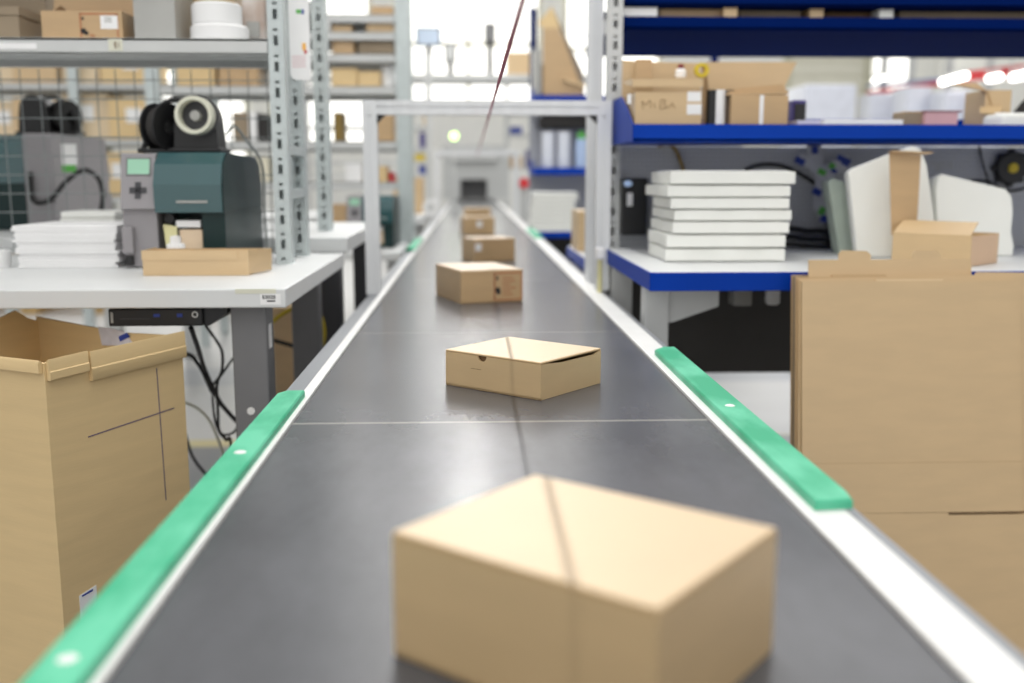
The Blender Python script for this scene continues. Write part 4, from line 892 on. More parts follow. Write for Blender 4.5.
ztf = Z(222, by+.06, 930)
MB().add([Q(.004, 0, zt), Q(Wc, 0, zt), Q(Wc, .05, ztf), Q(.008, .05, ztf), Q(.004, .004, zt), Q(Wc, .004, zt), Q(Wc, .054, ztf), Q(.008, .054, ztf)],
    [(0, 1, 2, 3), (7, 6, 5, 4), (0, 4, 5, 1), (1, 5, 6, 2), (2, 6, 7, 3), (3, 7, 4, 0)]).build('front_flap', CARD, t)
yl = Q(Wc, .05, 0).y+.005; p = ay(892, 222, yl); r_ = ay(921, 155, yl); s2 = ay(889.5, 153, yl)
MB().prism([(p.x+.001, zt-.01), (r_.x+.002, zt-.01), (r_.x, r_.z), (s2.x, s2.z)], XZ, yl, yl+.003).build('lid', CARD2, t)
MB().add([(s2.x-.003, yl, s2.z), (r_.x+.012, yl, r_.z), (r_.x+.02, yl-.025, r_.z+.004), (s2.x-.002, yl-.022, s2.z+.003), (s2.x-.003, yl, s2.z+.003), (r_.x+.012, yl, r_.z+.003), (r_.x+.02, yl-.025, r_.z+.007), (s2.x-.002, yl-.022, s2.z+.006)],
    [(0, 1, 2, 3), (7, 6, 5, 4), (0, 4, 5, 1), (1, 5, 6, 2), (2, 6, 7, 3), (3, 7, 4, 0)]).build('lid_tuck', CARD2, t)

# flattened cartons leaning on the table ------------------------------------------------
LEAN0 = 2.145; TOPY = 2.272
def lean(name, label, corners, layer, th=.006, m=CARD, fold=None, tabs=(), hole=False):
    # a flat carton leaning on the table edge; corners in the sheet's own plane, layer counts outwards from the table
    s_ = Vector((0, TOPY-LEAN0, .93)).normalized(); nrm = Vector((0, -s_.z, s_.y)); base = Vector((0, LEAN0, 0))+nrm*(layer*(th+.003))
    base = base-Vector((0, base.z/s_.z*s_.y, base.z)) if False else base
    n_ = nrm
    def on(px, py):
        v = ray(px, py); tt = (base-CAM).dot(n_)/v.dot(n_); p = CAM+v*tt; return (p.x, (p-base).dot(s_))
    fn = lambda u, v, w: base+Vector((u, 0, 0))+s_*v+n_*w
    zlow = -base.z/s_.z+.002
    pts = [on(*c) for c in corners]
    low = zlow
    L_, R_ = pts[0], pts[-1]
    poly = [(pts[0][0]+.012, low)]+pts+[(pts[-1][0]+.004, low)]
    t = thing(name, label, 'cardboard', (sum(p[0] for p in poly)/len(poly), LEAN0, 0))
    return t, on, fn, poly, th, low
def up(poly, lo, hi):                                   # clip to v in [lo, hi] with straight left/right borders
    return [(u, min(max(v, lo), hi)) for u, v in poly]
t, on, fn, poly, th, low = lean('flattened_carton', 'front flattened tan carton leaning on the blue-edged table, wide slit across it', [(803, 460), (801, 282), (1017, 279), (1022, 400)], 6, m=CARD)
fv = on(900, 513)[1]; xl0, xr0 = on(801, 283)[0], on(1018, 280)[0]; tv = on(900, 281)[1]; x_e = on(1024, 500)[0]
xr_b = xr0+.012
MB().prism([(xl0+.002, fv+.0015), (xl0, tv), (xr0, tv), (xr_b, fv+.0015)], fn, 0, th).build('main_panel', CARD, t)
xm = on(947, 513)[0]
for (ua, ub) in ((xl0-.002, xm), (xm, xr_b+.02)):
    q = MB(); q.prism([(ua, low), (ua, fv+.0005-(.006 if ub > xm+.01 else 0)), (ub, fv+.0005-(.006 if ub > xm+.01 else 0)), (ub, low)], fn, 0, th); q.build('flap', CARD, t)
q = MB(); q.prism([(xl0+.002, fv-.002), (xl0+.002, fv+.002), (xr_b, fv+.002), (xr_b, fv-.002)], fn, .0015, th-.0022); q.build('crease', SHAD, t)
for (pa, pb, yy) in ((875, 942, 281),):
    ua, ub = on(pa, yy)[0], on(pb, yy)[0]; MB().prism([(ua, tv), (ub, tv), (ub, tv+.004), (ua, tv+.004)], fn, .001, th-.001).build('torn_edge', mat('pale_kraft', (226, 200, 160), .6, noise=.05), t)  # light catching the corrugated edge, put in as a paler kraft strip
for dyv in (-.12, .115):
    MB().prism([(xl0+.004, fv+dyv), (xl0+.004, fv+dyv+.0015), (xr_b-.002, fv+dyv+.0015), (xr_b-.002, fv+dyv)], fn, th-.0001, th+.0004).build('score_line', CARD2, t) if dyv > 0 else None
def leanplain(label, corners, layer, m=CARD, extra=None, slits=True):
    t, on, fn, poly, th, low = lean('flattened_carton', label, corners, layer, m=m)
    pts = [on(*c) for c in corners]; ul = pts[0][0]; ur = pts[-1][0]
    v0 = on(900, 513)[1]
    q = MB().prism([(ul-.002, v0+.002)]+pts+[(ur+.012, v0+.002)], fn, 0, th).build('main_panel', m, t)
    MB().prism([(ul-.003, low), (ul-.002, v0-.002), (ur+.012, v0-.002), (ur+.014, low)], fn, 0, th).build('flap', m, t)
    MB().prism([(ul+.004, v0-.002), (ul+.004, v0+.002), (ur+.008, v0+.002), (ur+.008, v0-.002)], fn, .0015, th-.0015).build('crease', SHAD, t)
    if extra:
        for nm, pl in extra: MB().prism([on(*c) for c in pl], fn, .0005, th-.0005).build(nm, m, t)
    return t
leanplain('flattened tan carton directly behind the front one, its right edge showing past it', [(798, 279), (974, 275), (976, 272), (1048, 273)], 5, CARD)
leanplain('flattened tan carton third from the front of the leaning bundle', [(795, 277), (830, 277), (832, 274.5), (884, 274.5), (886, 277), (1030, 276)], 4, CARD2)
leanplain('flattened tan carton with two rounded tabs rising above the leaning bundle', [(808, 260), (970, 259)], 3, CARD, [('tab', [(838, 261), (838, 254), (841, 250.5), (866, 251), (870, 255), (870, 261)]), ('tab', [(911, 261), (911, 256), (914, 251), (936, 251), (940, 255), (940, 261)])])
leanplain('flattened brown carton second from the back of the leaning bundle', [(793, 276), (1010, 276)], 2, CARDD)
leanplain('rearmost flattened tan carton of the bundle, touching the blue table edge', [(791, 275), (806, 275), (1040, 277)], 1, CARD2)

# things on the lower blue shelf ------------------------------------------------------
def shelfbox(label, px0, px1, py0, y, d, m, z=LZT+.0005, pb=None, group=None, name='cardboard_box', cat='box', lid=None):
    a = ay(px0, py0, y); b = ay(px1, py0, y)
    t = thing(name, label, cat, ((a.x+b.x)/2, y+d/2, z), 0, group); T = .004
    q = MB(); q.bb(a.x, b.x, y, y+T, z, a.z).bb(a.x, b.x, y+d-T, y+d, z, a.z).bb(a.x, a.x+T, y+T, y+d-T, z, a.z).bb(b.x-T, b.x, y+T, y+d-T, z, a.z).bb(a.x, b.x, y+T, y+d-T, z, z+T); q.build('body', m, t)
    return t, a, b
t, a, b = shelfbox('tan carton with handwriting and white stickers on the lower blue shelf', 635.5, 702, 92, 2.735, .16, CARD)
y = 2.735
la, lb2 = ay(632, 86.5, y-.004), ay(703, 80, y-.004)
MB().add([(la.x, y-.006, la.z), (lb2.x, y-.006, la.z), (lb2.x, y+.15, a.z+.035), (la.x, y+.15, a.z+.035), (la.x, y-.006, lb2.z+.002), (lb2.x, y-.006, lb2.z+.002), (lb2.x, y+.15, a.z+.041), (la.x, y+.15, a.z+.041)],
    [(0, 1, 2, 3), (7, 6, 5, 4), (0, 4, 5, 1), (1, 5, 6, 2), (2, 6, 7, 3), (3, 7, 4, 0)]).build('lid', CARD, t)
for (u0, v0, u1, v1) in ((687.5, 91.5, 701, 101.5), (687, 104, 701, 114.5), (624.5+3, 94, 631, 104)):
    p0 = ay(u0, v0, y-.0008); p1 = ay(u1, v1, y-.0008); MB().bb(p0.x, p1.x, y-.0008, y-.0001, p1.z, p0.z).build('sticker', PAPER, t)
q = MB()
for st in ([(643, 109), (642, 101), (646, 105), (650, 100), (651, 108)], [(654, 103), (655, 108)], [(660, 109), (661, 100), (666, 101), (663, 104), (668, 107), (661, 109)], [(670, 108), (672, 103), (675, 108)]):
    q.tube([ay(u, v, y-.0006) for u, v in st], .0011, 5, 3)
q.build('handwriting', mat('faded_marker', (150, 118, 80), .6, noise=.1), t)
# upright folded sheets behind
def upsheet(label, poly, y, m=CARD, th=.006, z=LZT+.0005, name='cardboard_sheet'):
    pl = []
    for c in poly:
        p = ay(c[0], c[1], y); pl.append((max(p.x, .438), max(p.z, z)))
    t = thing(name, label, 'cardboard', (sum(p[0] for p in pl)/len(pl), y, z))
    k = len(pl); MB().prism(pl, XZ, y, y+th).build('sheet', m, t)
    return t
upsheet('upright cardboard sheet at the left end of the lower blue shelf, behind the handwritten carton', [(613, 124), (618, 60), (655, 62), (700, 63), (702, 124)], 2.955, CARD)
upsheet('darker upright cardboard sheet behind the handwritten carton, its middle showing', [(634, 124), (636, 59), (652, 59), (654, 124)], 2.925, CARD2)
upsheet('upright cardboard sheet leaning out behind the strapped flat cartons', [(712, 124), (706, 62), (756, 62), (797, 62), (786, 84), (770, 124)], 2.97, CARD)
upsheet('narrow brown cardboard strip standing between the two groups of cartons', [(703, 124), (701, 63), (717, 63), (720, 124)], 3.00, CARD2)
# strapped bundle of flat cartons
t = thing('carton_bundle', 'bundle of flat cartons with a white strap on the lower blue shelf', 'cardboard', (X(760, 2.74), 2.82, LZT))
y = 2.735; a = ay(731.5, 95, y); b = ay(789, 95, y)
MB().rbb(a.x, b.x, y, y+.16, LZT+.0005, Z(95, y, 760), .002).build('bundle', CARD2, t)
p0 = ay(726, 93, y); p1 = ay(786, 83, y); zz = Z(95, y, 760)
for i in range(3): MB().prism([(a.x-.012+.008*i, zz+.006*i), (b.x-.004*i, zz+.010*i+.003), (b.x-.004*i, zz+.010*i+.012), (a.x-.012+.008*i, zz+.006*i+.005)], XZ, y+.004+.012*i, y+.15).build('flap', CARD2, t)
p0 = ay(760, 95, y); p1 = ay(764, 95, y); MB().bb(p0.x, p1.x, y-.0012, y-.0001, LZT+.001, zz).build('strap', PAPER, t)
# glue bottle, tape, dark rolls
def lathe_at(name, px, y, z, prof, m, parent=None, n=24):
    cx = X(px, y); return MB().lathe(prof, lambda u, v, h: Vector((cx+u, y+v, z+h)), n).build(name, m, parent, smooth=True)
t = thing('glue_bottle', 'small white bottle with a dark red cap on the lid of the handwritten carton', 'bottle', (X(678, 2.83), 2.83, LZT+.1))
zb = a.z if False else Z(80.5, 2.79, 680)+.012
lathe_at('bottle', 678, 2.84, zb, [(0, 0), (.014, 0), (.015, .004), (.015, .018), (.010, .024), (0, .024)], PAPER, t)
lathe_at('cap', 678, 2.84, zb, [(0, .024), (.009, .024), (.008, .036), (0, .037)], mat('dark_red_cap', (120, 26, 36), .4, noise=.05), t)
for px, m, w, lb in ((709, BLACK, .014, 'black tube standing right of the handwritten carton on the lower blue shelf'), (717, PAPER, .016, 'white paper tube between a black and a brown one on the lower blue shelf'), (726, mat('dark_brown_tube', (82, 66, 50), .6, noise=.1), .014, 'dark brown tube left of the strapped flat cartons on the lower blue shelf')):
    t = thing('cardboard_tube', lb, 'tube', (X(px, 2.76), 2.76, LZT)); h = Z(90, 2.76, px)-LZT
    cx = X(px, 2.765)
    MB().lathe([(w*.7, .0005), (w, .0005), (w, h), (w*.7, h)], lambda u, v, hh: Vector((cx+u, 2.765+v, LZT+hh)), 24, closed=True).build('tube', m, t, smooth=True)
    MB().lathe([(0, .01), (w*.69, .01), (w*.69, h*.6), (0, h*.6)], lambda u, v, hh: Vector((cx+u, 2.765+v, LZT+hh)), 16).build('core', SHAD, t)
t = thing('tape_roll', 'small yellow-green tape roll on the right corner of the handwritten carton lid', 'roll', (X(700, 2.75), 2.75, Z(88, 2.75, 700)))
c = ay(701, 85.5, 2.85); MB().lathe([(.010, -.008), (.020, -.008), (.020, .008), (.010, .008)], lambda u, v, h: Vector((c.x+u, 2.85+h, zb+.0215+v)), 28, closed=True).build('roll', YELLOW, t, smooth=True)
# right-hand group on the same shelf
def slip(label, px0, px1, y0, y1, m, h=.003, name='paper_sheet', cat='paper', z=None):
    z = LZT+.0005 if z is None else z
    o = MB().rbb(X(px0, y0), X(px1, y0), y0, y1, z, z+h, min(.001, h*.3), 1).build(name, m); tag(o, label, cat)
slip('white papers lying near the front lip of the lower blue shelf, right of centre', 822, 900, 2.73, 2.9, PAPER, .052, 'paper_stack', 'paper')
slip('pale lilac papers lying on the lower blue shelf beside the blue clip', 795, 818, 2.73, 2.9, mat('lilac_paper', (206, 204, 226), .5, noise=.05), .05, 'paper_stack', 'paper')
t = thing('label_dispenser', 'blue and black dispenser beside the strapped flat cartons on the lower blue shelf', 'dispenser', (X(799, 2.94), 2.94, LZT))
a = ay(793, 100, 2.94); b = ay(806, 118, 2.94); MB().rbb(a.x, b.x, 2.94, 3.0, LZT+.0005, a.z, .004).build('body', PEARL, t); MB().rbb(a.x+.004, b.x-.004, 2.93, 2.9398, LZT+.03, a.z-.01, .002).build('slot', BLACK, t)
t, a, b = shelfbox('small brown open box on the lower blue shelf, left of the pink one', 905, 924, 112.5, 2.78, .08, CARDD)
MB().bb(a.x, b.x, 2.78, 2.86, a.z, a.z+.003).build('lid', CARD2, t)
t, a, b = shelfbox('pale pink box on the lower blue shelf near its right end', 926, 958, 112, 2.76, .1, PINK)
MB().bb(a.x-.002, b.x+.012, 2.758, 2.862, a.z, a.z+.004).build('lid', mat('dark_pink_lid', (150, 104, 110), .5, noise=.08), t)
t, a, b = shelfbox('open tan carton with a spread flap near the right end of the lower blue shelf', 986, 1012, 90, 2.88, .12, CARD)
p = [ay(988, 91, 2.875), ay(950, 84, 2.86), ay(976, 82.5, 2.9), ay(992, 105, 2.875)]
MB().add([(v.x, v.y, v.z) for v in p]+[(v.x, v.y+.004, v.z-.002) for v in p], [(0, 1, 2, 3), (7, 6, 5, 4), (0, 4, 5, 1), (1, 5, 6, 2), (2, 6, 7, 3), (3, 7, 4, 0)]).build('flap', CARD2, t)
p = [ay(980, 107, 2.875), ay(980, 113, 2.84), ay(1000, 113, 2.84), ay(1003, 106, 2.875)]
MB().add([(v.x, v.y, v.z) for v in p]+[(v.x, v.y+.002, v.z-.003) for v in p], [(0, 1, 2, 3), (7, 6, 5, 4), (0, 4, 5, 1), (1, 5, 6, 2), (2, 6, 7, 3), (3, 7, 4, 0)]).build('flap', CARD, t)
t = thing('black_bag', 'black bag at the far right end of the lower blue shelf', 'bag', (X(1024, 2.95), 2.95, LZT))
cx = X(1030, 2.95); MB().lathe([(0, .0005), (.05, .0005), (.058, .03), (.05, .09), (.025, .125), (0, .13)], lambda u, v, h: Vector((cx+u*1.0, 2.97+v*.9, LZT+h)), 20).build('bag', MATTE, t, smooth=True)
MB().tube([(cx-.02, 2.97, LZT+.12), (cx-.01, 2.97, LZT+.16), (cx+.02, 2.97, LZT+.16), (cx+.025, 2.97, LZT+.12)], .005).build('handle', BLACK, t, smooth=True)
t = thing('white_pouch', 'white crumpled pouch on the front lip at the right end of the lower blue shelf', 'pouch', (X(1012, 2.76), 2.76, LZT))
MB().rbb(X(997, 2.74), X(1046, 2.74), 2.735, 2.85, LZT+.0005, Z(113, 2.74, 1015), .014, 4).build('pouch', POLY, t, smooth=True); MB().bb(X(1000, 2.74), X(1040, 2.74), 2.79, 2.795, Z(113, 2.74, 1015), Z(111.5, 2.74, 1015)).build('seam', PAPER, t)
# flat stock on the upper shelf
US = UZ+.0065
for px0, px1, y0, m, h, lb in ((560, 654, 3.17, PAPER, .060, 'white board lying at the left end of the upper blue shelf'), (656, 716, 3.20, CARD2, .060, 'flat brown carton on the upper blue shelf beside the white board'), (718, 732, 3.17, CARD, .060, 'pale narrow carton end on the upper blue shelf, third from the left'),
    (734, 794, 3.22, CARDD, .060, 'long dim brown carton in the middle of the upper blue shelf'), (802, 816, 3.18, CARD, .060, 'tan carton end right of the middle of the upper blue shelf'), (818, 862, 3.24, SHAD, .060, 'dark brown carton on the upper blue shelf above the open gap'), (870, 884, 3.18, POLY, .060, 'white wrapped piece on the upper blue shelf, right of the dark carton'), (890, 1060, 3.22, CARDD, .060, 'long brown carton at the right end of the upper blue shelf')):
    t = thing('flat_carton', lb, 'box', (X(px0, y0), y0, US)); xa, xb = max(X(px0, y0), .445), X(px1, y0)
    MB().rbb(xa, xb, y0, y0+.3, US, US+h-.004, .003).build('body', m, t); MB().bb(xa, xb, y0, y0+.149, US+h-.004, US+h).build('flap', m, t); MB().bb(xa, xb, y0+.151, y0+.3, US+h-.004, US+h).build('flap', m, t)

# ================================================================== RIGHT SIDE BEYOND THE PORTAL
R2 = thing('packing_table', 'low blue-edged table half hidden behind the portal post on the right', 'table', (.9, 4.0, 0))
MB().rbb(.423, 1.6, 3.62, 4.4, .805, .846, .002).build('tabletop', WHITE, R2); q = MB(); q.bb(.42, .423, 3.617, 4.4, .80, .8465); q.bb(.423, 1.6, 3.617, 3.62, .80, .8465); q.build('edge_band', BLUE, R2)
for x in (.47, 1.55):
    for y in (3.7, 4.3): MB().rbb(x-.03, x+.03, y-.03, y+.03, 0, .805, .003).build('leg', LGREY, R2)
t = thing('cardboard_sheet', 'brown cardboard sheet standing on the low blue-edged table behind the portal post', 'cardboard', (.46, 4.0, .8468))
p = ay(578, 211, 4.05); MB().bb(p.x, p.x+.05, 4.05, 4.30, .847, p.z).build('sheet', CARD, t); MB().bb(p.x+.05, p.x+.054, 4.05, 4.30, .847, p.z-.03).build('back_sheet', CARD2, t)
yb = 7.0
R3 = thing('packing_table', 'blue-edged low table with white envelopes on the right beyond the portal', 'table', (1., 7.4, 0))
zt3 = Z(231.5, yb, 550); x3 = X(531, yb)
x3 = max(x3, .425)
MB().rbb(x3+.003, 2.1, yb+.003, yb+.8, zt3-.04, zt3, .002).build('tabletop', WHITE, R3); q = MB(); q.bb(x3, 2.1, yb, yb+.003, zt3-.042, zt3+.0005); q.bb(x3, x3+.003, yb+.003, yb+.8, zt3-.042, zt3+.0005); q.build('edge_band', BLUE, R3)
for x in (x3+.06, 1.8):
    for y in (yb+.08, yb+.7): MB().rbb(x-.03, x+.03, y-.03, y+.03, 0, zt3-.04, .003).build('leg', LGREY, R3)
MB().bb(x3+.02, 1.8, yb+.4, yb+.41, .35, zt3-.04).build('modesty_panel', MATTE, R3)
zz = zt3+.001; GE2 = 'white envelopes on the table beyond the portal'
ht = Z(192, yb+.06, 550)-zz; nn = 9
for i in range(nn):
    xa = X(531, yb+.05)+.01*random.random()+.0012*i; o = MB().rbb(xa, X(577, yb+.05)+random.uniform(-.012, .012), yb+.05, yb+.33, zz, zz+ht/nn-.001, .008, 2).build('padded_envelope', POLY, smooth=True)
    tag(o, 'topmost white envelope of the stack on the table beyond the portal' if i == nn-1 else 'bottom white envelope of the stack on the table beyond the portal' if i == 0 else '%s white envelope from the top of the stack on the table beyond the portal' % ORD[nn-1-i], 'envelope', GE2); zz += ht/nn
WR3 = thing('bench_frame', 'blue shelved bench superstructure beyond the portal, carrying cans and an open carton', 'rack', (1., 7.65, 0))
sx0 = X(533, 7.3); yy = 7.8
MB().bb(sx0, 2.1, yy, yy+.012, zt3+.02, 1.65).build('back_panel', PEG, WR3)
for x in (sx0+.03, 1.87): upright(WR3, x, yy+.02, 0, 2.4, w=.05, d=.05, pitch=.10, m=NAVY, dots=False)
def fshelf(zb, zl, y0=7.3, m=BLUE):
    q = MB(); q.bb(sx0, 2.1, y0, yy, zb, zb+.006).bb(sx0, 2.1, y0, y0+.003, zb, zl).bb(sx0, sx0+.003, y0, yy, zb, zl+.05); q.build('shelf', m, WR3); return zb+.0065
f1 = fshelf(Z(175, 7.3, 550), Z(167.5, 7.3, 550)); f2 = fshelf(Z(101, 7.3, 550), Z(95, 7.3, 550))
t = thing('black_cover', 'black folded cover hanging under the top blue shelf beyond the portal', 'cover', (X(562, 7.4), 7.4, f2-.2))
a = ay(540, 116, 7.4); b = ay(590, 128, 7.4); MB().rbb(a.x, b.x, 7.4, 7.65, b.z, a.z, .02, 3).build('cover', MATTE, t, smooth=True); MB().bb(a.x+.03, b.x-.03, 7.5, 7.52, a.z, f2-.0068).build('hanger', BLACK, t)
GC = 'white cups in columns on the blue shelf beyond the portal'
for ci, (px, nm) in enumerate(((547.6, 'left'), (563.5, 'right'))):
    cx = X(px, 7.4); z = f1; H_ = Z(132, 7.4, px)-f1; nC = 6; hh = H_/nC; rr = X(px+6.8, 7.4)-cx
    for i in range(nC):
        o = MB().lathe([(0, .001), (rr*.9, .001), (rr*.95, hh*.75), (rr, hh*.78), (rr, hh-.001), (0, hh-.001)], lambda u, v, h: Vector((cx+u, 7.4+v, z+h)), 20).build('white_can', mat('white_can_paint', (232, 236, 246), .4, noise=.05), smooth=True)
        tag(o, 'topmost white can of the %s column on the blue shelf beyond the portal' % nm if i == nC-1 else '%s white can from top in the %s column on the blue shelf beyond the portal' % (ORD[nC-1-i], nm), 'can', GC); z += hh
t = thing('spray_can', 'pale blue can with a green cap on the blue shelf beyond the portal', 'can', (X(581, 7.42), 7.42, f1))
cx = X(581, 7.42); h0 = Z(139, 7.42, 581)-f1
fnn = lambda u, v, h: Vector((cx+u, 7.42+v, f1+h))
MB().lathe([(0, .001), (.045, .001), (.045, h0), (0, h0)], fnn, 20).build('can', mat('pale_blue_can', (190, 212, 246), .4, noise=.06), t, smooth=True); MB().lathe([(0, h0), (.03, h0), (.028, h0+.05), (0, h0+.05)], fnn, 18).build('cap', GREENP, t, smooth=True)
# big open carton on the top shelf
t = thing('cardboard_box', 'large brown carton with flaps flung open on the top blue shelf beyond the portal', 'box', (X(565, 7.4), 7.45, f2))
ay_ = 7.34; P2 = lambda a, b, y=ay_: (ay(a, b, y).x, max(ay(a, b, y).z, f2+.0005))
MB().prism([P2(543, 97), P2(543, 28), P2(559, 28), P2(578, 78), P2(584, 97)], XZ, ay_, ay_+.008).build('body', CARD2, t)
MB().prism([P2(543, 28), P2(538, 23), P2(552, 6), P2(560, 28)], XZ, ay_, ay_+.008).build('flap', CARD3, t)
MB().add([(*P2(559, 26)[:1], ay_+.01, P2(559, 26)[1]), (P2(555, 10)[0], ay_+.1, P2(555, 10)[1]), (P2(585, 70)[0], ay_+.2, P2(585, 70)[1]), (P2(585, 95)[0], ay_+.1, P2(585, 95)[1]),
        (P2(559, 26)[0]+.01, ay_+.01, P2(559, 26)[1]), (P2(555, 10)[0]+.01, ay_+.1, P2(555, 10)[1]), (P2(585, 70)[0]+.01, ay_+.2, P2(585, 70)[1]), (P2(585, 95)[0]+.01, ay_+.1, P2(585, 95)[1])],
       [(0, 1, 2, 3), (7, 6, 5, 4), (0, 4, 5, 1), (1, 5, 6, 2), (2, 6, 7, 3), (3, 7, 4, 0)]).build('flap', CARDD, t)
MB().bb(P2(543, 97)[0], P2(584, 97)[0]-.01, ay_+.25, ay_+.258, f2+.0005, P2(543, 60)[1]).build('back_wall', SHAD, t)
MB().prism([P2(562, 80, ay_-.03), P2(585, 88, ay_-.03), P2(585, 84, ay_-.03), P2(563, 77, ay_-.03)], XZ, ay_-.03, ay_-.004).build('flap', CARD, t)
t = thing('plastic_bin', 'pale grey bin beside the big open carton on the top blue shelf', 'bin', (X(538, 7.35), 7.4, f2))
a = ay(534, 50, 7.35); b = ay(541.5, 97, 7.35); MB().rbb(a.x, b.x, 7.35, 7.6, f2+.0005, a.z, .006).build('bin', CLEARP, t); MB().rbb(a.x-.004, b.x+.001, 7.346, 7.604, a.z, a.z+.01, .003).build('rim', LGREY, t)

# more distant benches on the right, then the far end
R4 = thing('bench_frame', 'distant grey bench rack with small blue bins on the right of the belt', 'rack', (1., 13.2, 0))
y4 = 13.0; xA, xB = X(502, y4), 1.6
xA = max(xA, .46)
for x in (xA, xB): upright(R4, x, y4, 0, 2.3, w=.06, d=.06, pitch=.15, m=LGREY, dots=False)
for p in (112, 134, 168): q = MB(); zz = Z(p, y4, 515); q.bb(xA+.035, xB-.035, y4-.04, y4+.4, zz-.03, zz).build('shelf', LGREY, R4)
for px0, px1, p0, ps, m, lb, cat in ((507, 522, 127, 134, BLUEP, 'small blue bin on the distant grey rack right of the belt', 'bin'), (509, 522, 156, 168, CARD2, 'small brown box on the lowest shelf of the distant grey rack', 'box'), (507, 524, 103, 112, CARD, 'tan box on the top shelf of the distant grey rack right of the belt', 'box'), (526, 534, 150, 168, PEARL, 'violet bin on the lowest shelf of the distant grey rack', 'bin')):
    zz = Z(ps, y4, 515)+.0005; xa = X(px0, y4); xb = X(px1, y4); t = thing('storage_bin' if cat == 'bin' else 'cardboard_box', lb, cat, ((xa+xb)/2, y4, zz))
    xa = max(xa, xA+.04); xb = max(xb, xa+.08)
    MB().rbb(xa, xb, y4-.02, y4+.2, zz, Z(p0, y4, 515)-.004, .004).build('body', m, t); MB().rbb(xa-.004, xb+.004, y4-.024, y4+.204, Z(p0, y4, 515)-.004, Z(p0, y4, 515), .001, 1).build('rim', m, t)
t = thing('stop_button', 'red round stop button on a grey post right of the belt, far away', 'button', (X(517, 9.0), 9.0, 0))
c = ay(517, 183, 9.0); cx = max(c.x, .47); MB().bb(cx-.03, cx+.03, 9.02, 9.08, 0, c.z+.06).build('post', LGREY, t); MB().rbb(cx-.05, cx+.05, 9.0, 9.0199, c.z-.06, c.z+.06, .006).build('plate', LGREY, t); MB().cyl((cx, 8.97, c.z), (cx, 9.0, c.z), .045, .04).build('button', mat('red_button', (232, 60, 66), .4, noise=.05), t)
# left distant rack with blue and yellow bins
L4 = thing('bench_frame', 'distant grey bench rack with blue and yellow bins left of the belt', 'rack', (-.8, 10.2, 0))
y4 = 10.0; xA, xB = -1.6, -.41
for x in (xA, xB): upright(L4, x, y4, 0, 2.3, w=.06, d=.06, pitch=.15, m=LGREY, dots=False)
for p in (126, 148, 161, 174): q = MB(); zz = Z(p, y4, 430); q.bb(xA+.035, xB-.035, y4-.04, y4+.4, zz-.03, zz).build('shelf', LGREY, L4)
for px0, px1, p0, ps, m, lb in ((420, 435, 132.5, 146.8, PEARL, 'violet bin on the second shelf of the distant left rack'), (415, 425, 154, 160, YELLOW, 'yellow bin on the third shelf of the distant left rack'), (419, 426, 165.5, 173, BLUEP, 'small blue bin on the lowest shelf of the distant left rack, left one'), (424, 438, 116, 126, CARD3, 'tan box on the top shelf of the distant left rack')):
    zz = Z(ps, y4, 430) ; zs = [Z(p, y4, 430) for p in (126, 148, 161, 174)]; zz = max([z_ for z_ in zs if z_ <= zz+.03])+.0005
    xa = X(px0, y4); xb = min(X(px1, y4), xB-.04); t = thing('storage_bin', lb, 'bin' if m is not CARD3 else 'box', ((xa+xb)/2, y4, zz))
    MB().rbb(xa, xb, y4-.02, y4+.2, zz, Z(p0, y4, 430)-.004, .004).build('body', m, t); MB().rbb(xa-.004, xb+.004, y4-.024, y4+.204, Z(p0, y4, 430)-.004, Z(p0, y4, 430), .001, 1).build('rim', m, t)
t = thing('signal_lamp', 'small round green signal lamp on a grey pole beside the second portal', 'lamp', (-.18, 9.6, 0))
c = ay(454, 136, 9.4); MB().cyl((c.x, 9.43, .90), (c.x, 9.43, c.z-.03), .012, n=12).build('pole', LGREY, t); MB().lathe([(0, .03), (.02, .026), (.034, .012), (.036, 0), (0, 0)], lambda u, v, h: Vector((c.x+u, 9.43-.012-h, c.z+v)), 24).build('lens', GLED, t, smooth=True); MB().cyl((c.x, 9.418, c.z), (c.x, 9.46, c.z), .04).build('housing', LGREY, t)
MB().bb(c.x-.03, c.x+.03, 9.40, 9.46, .8005, .90).build('base', LGREY, t)
# scanner tunnel at the far end of the belt
t = thing('scanner_tunnel', 'pale scanner tunnel with a dark mouth at the far end of the belt', 'machine', (.04, 15.2, .8))
q = MB(); q.bb(-.42, -.16, 15, 16, .81, 1.10); q.bb(.24, .5, 15, 16, .81, 1.10); q.bb(-.42, .5, 15, 16, 1.10, 1.6); q.build('housing', LGREY, t)
MB().bb(-.16, .24, 15.3, 15.31, .81, 1.10).build('curtain', MGREY, t); MB().rbb(-.30, .38, 14.9, 15.0, 1.36, 1.56, .01).build('front_cover', LGREY, t)
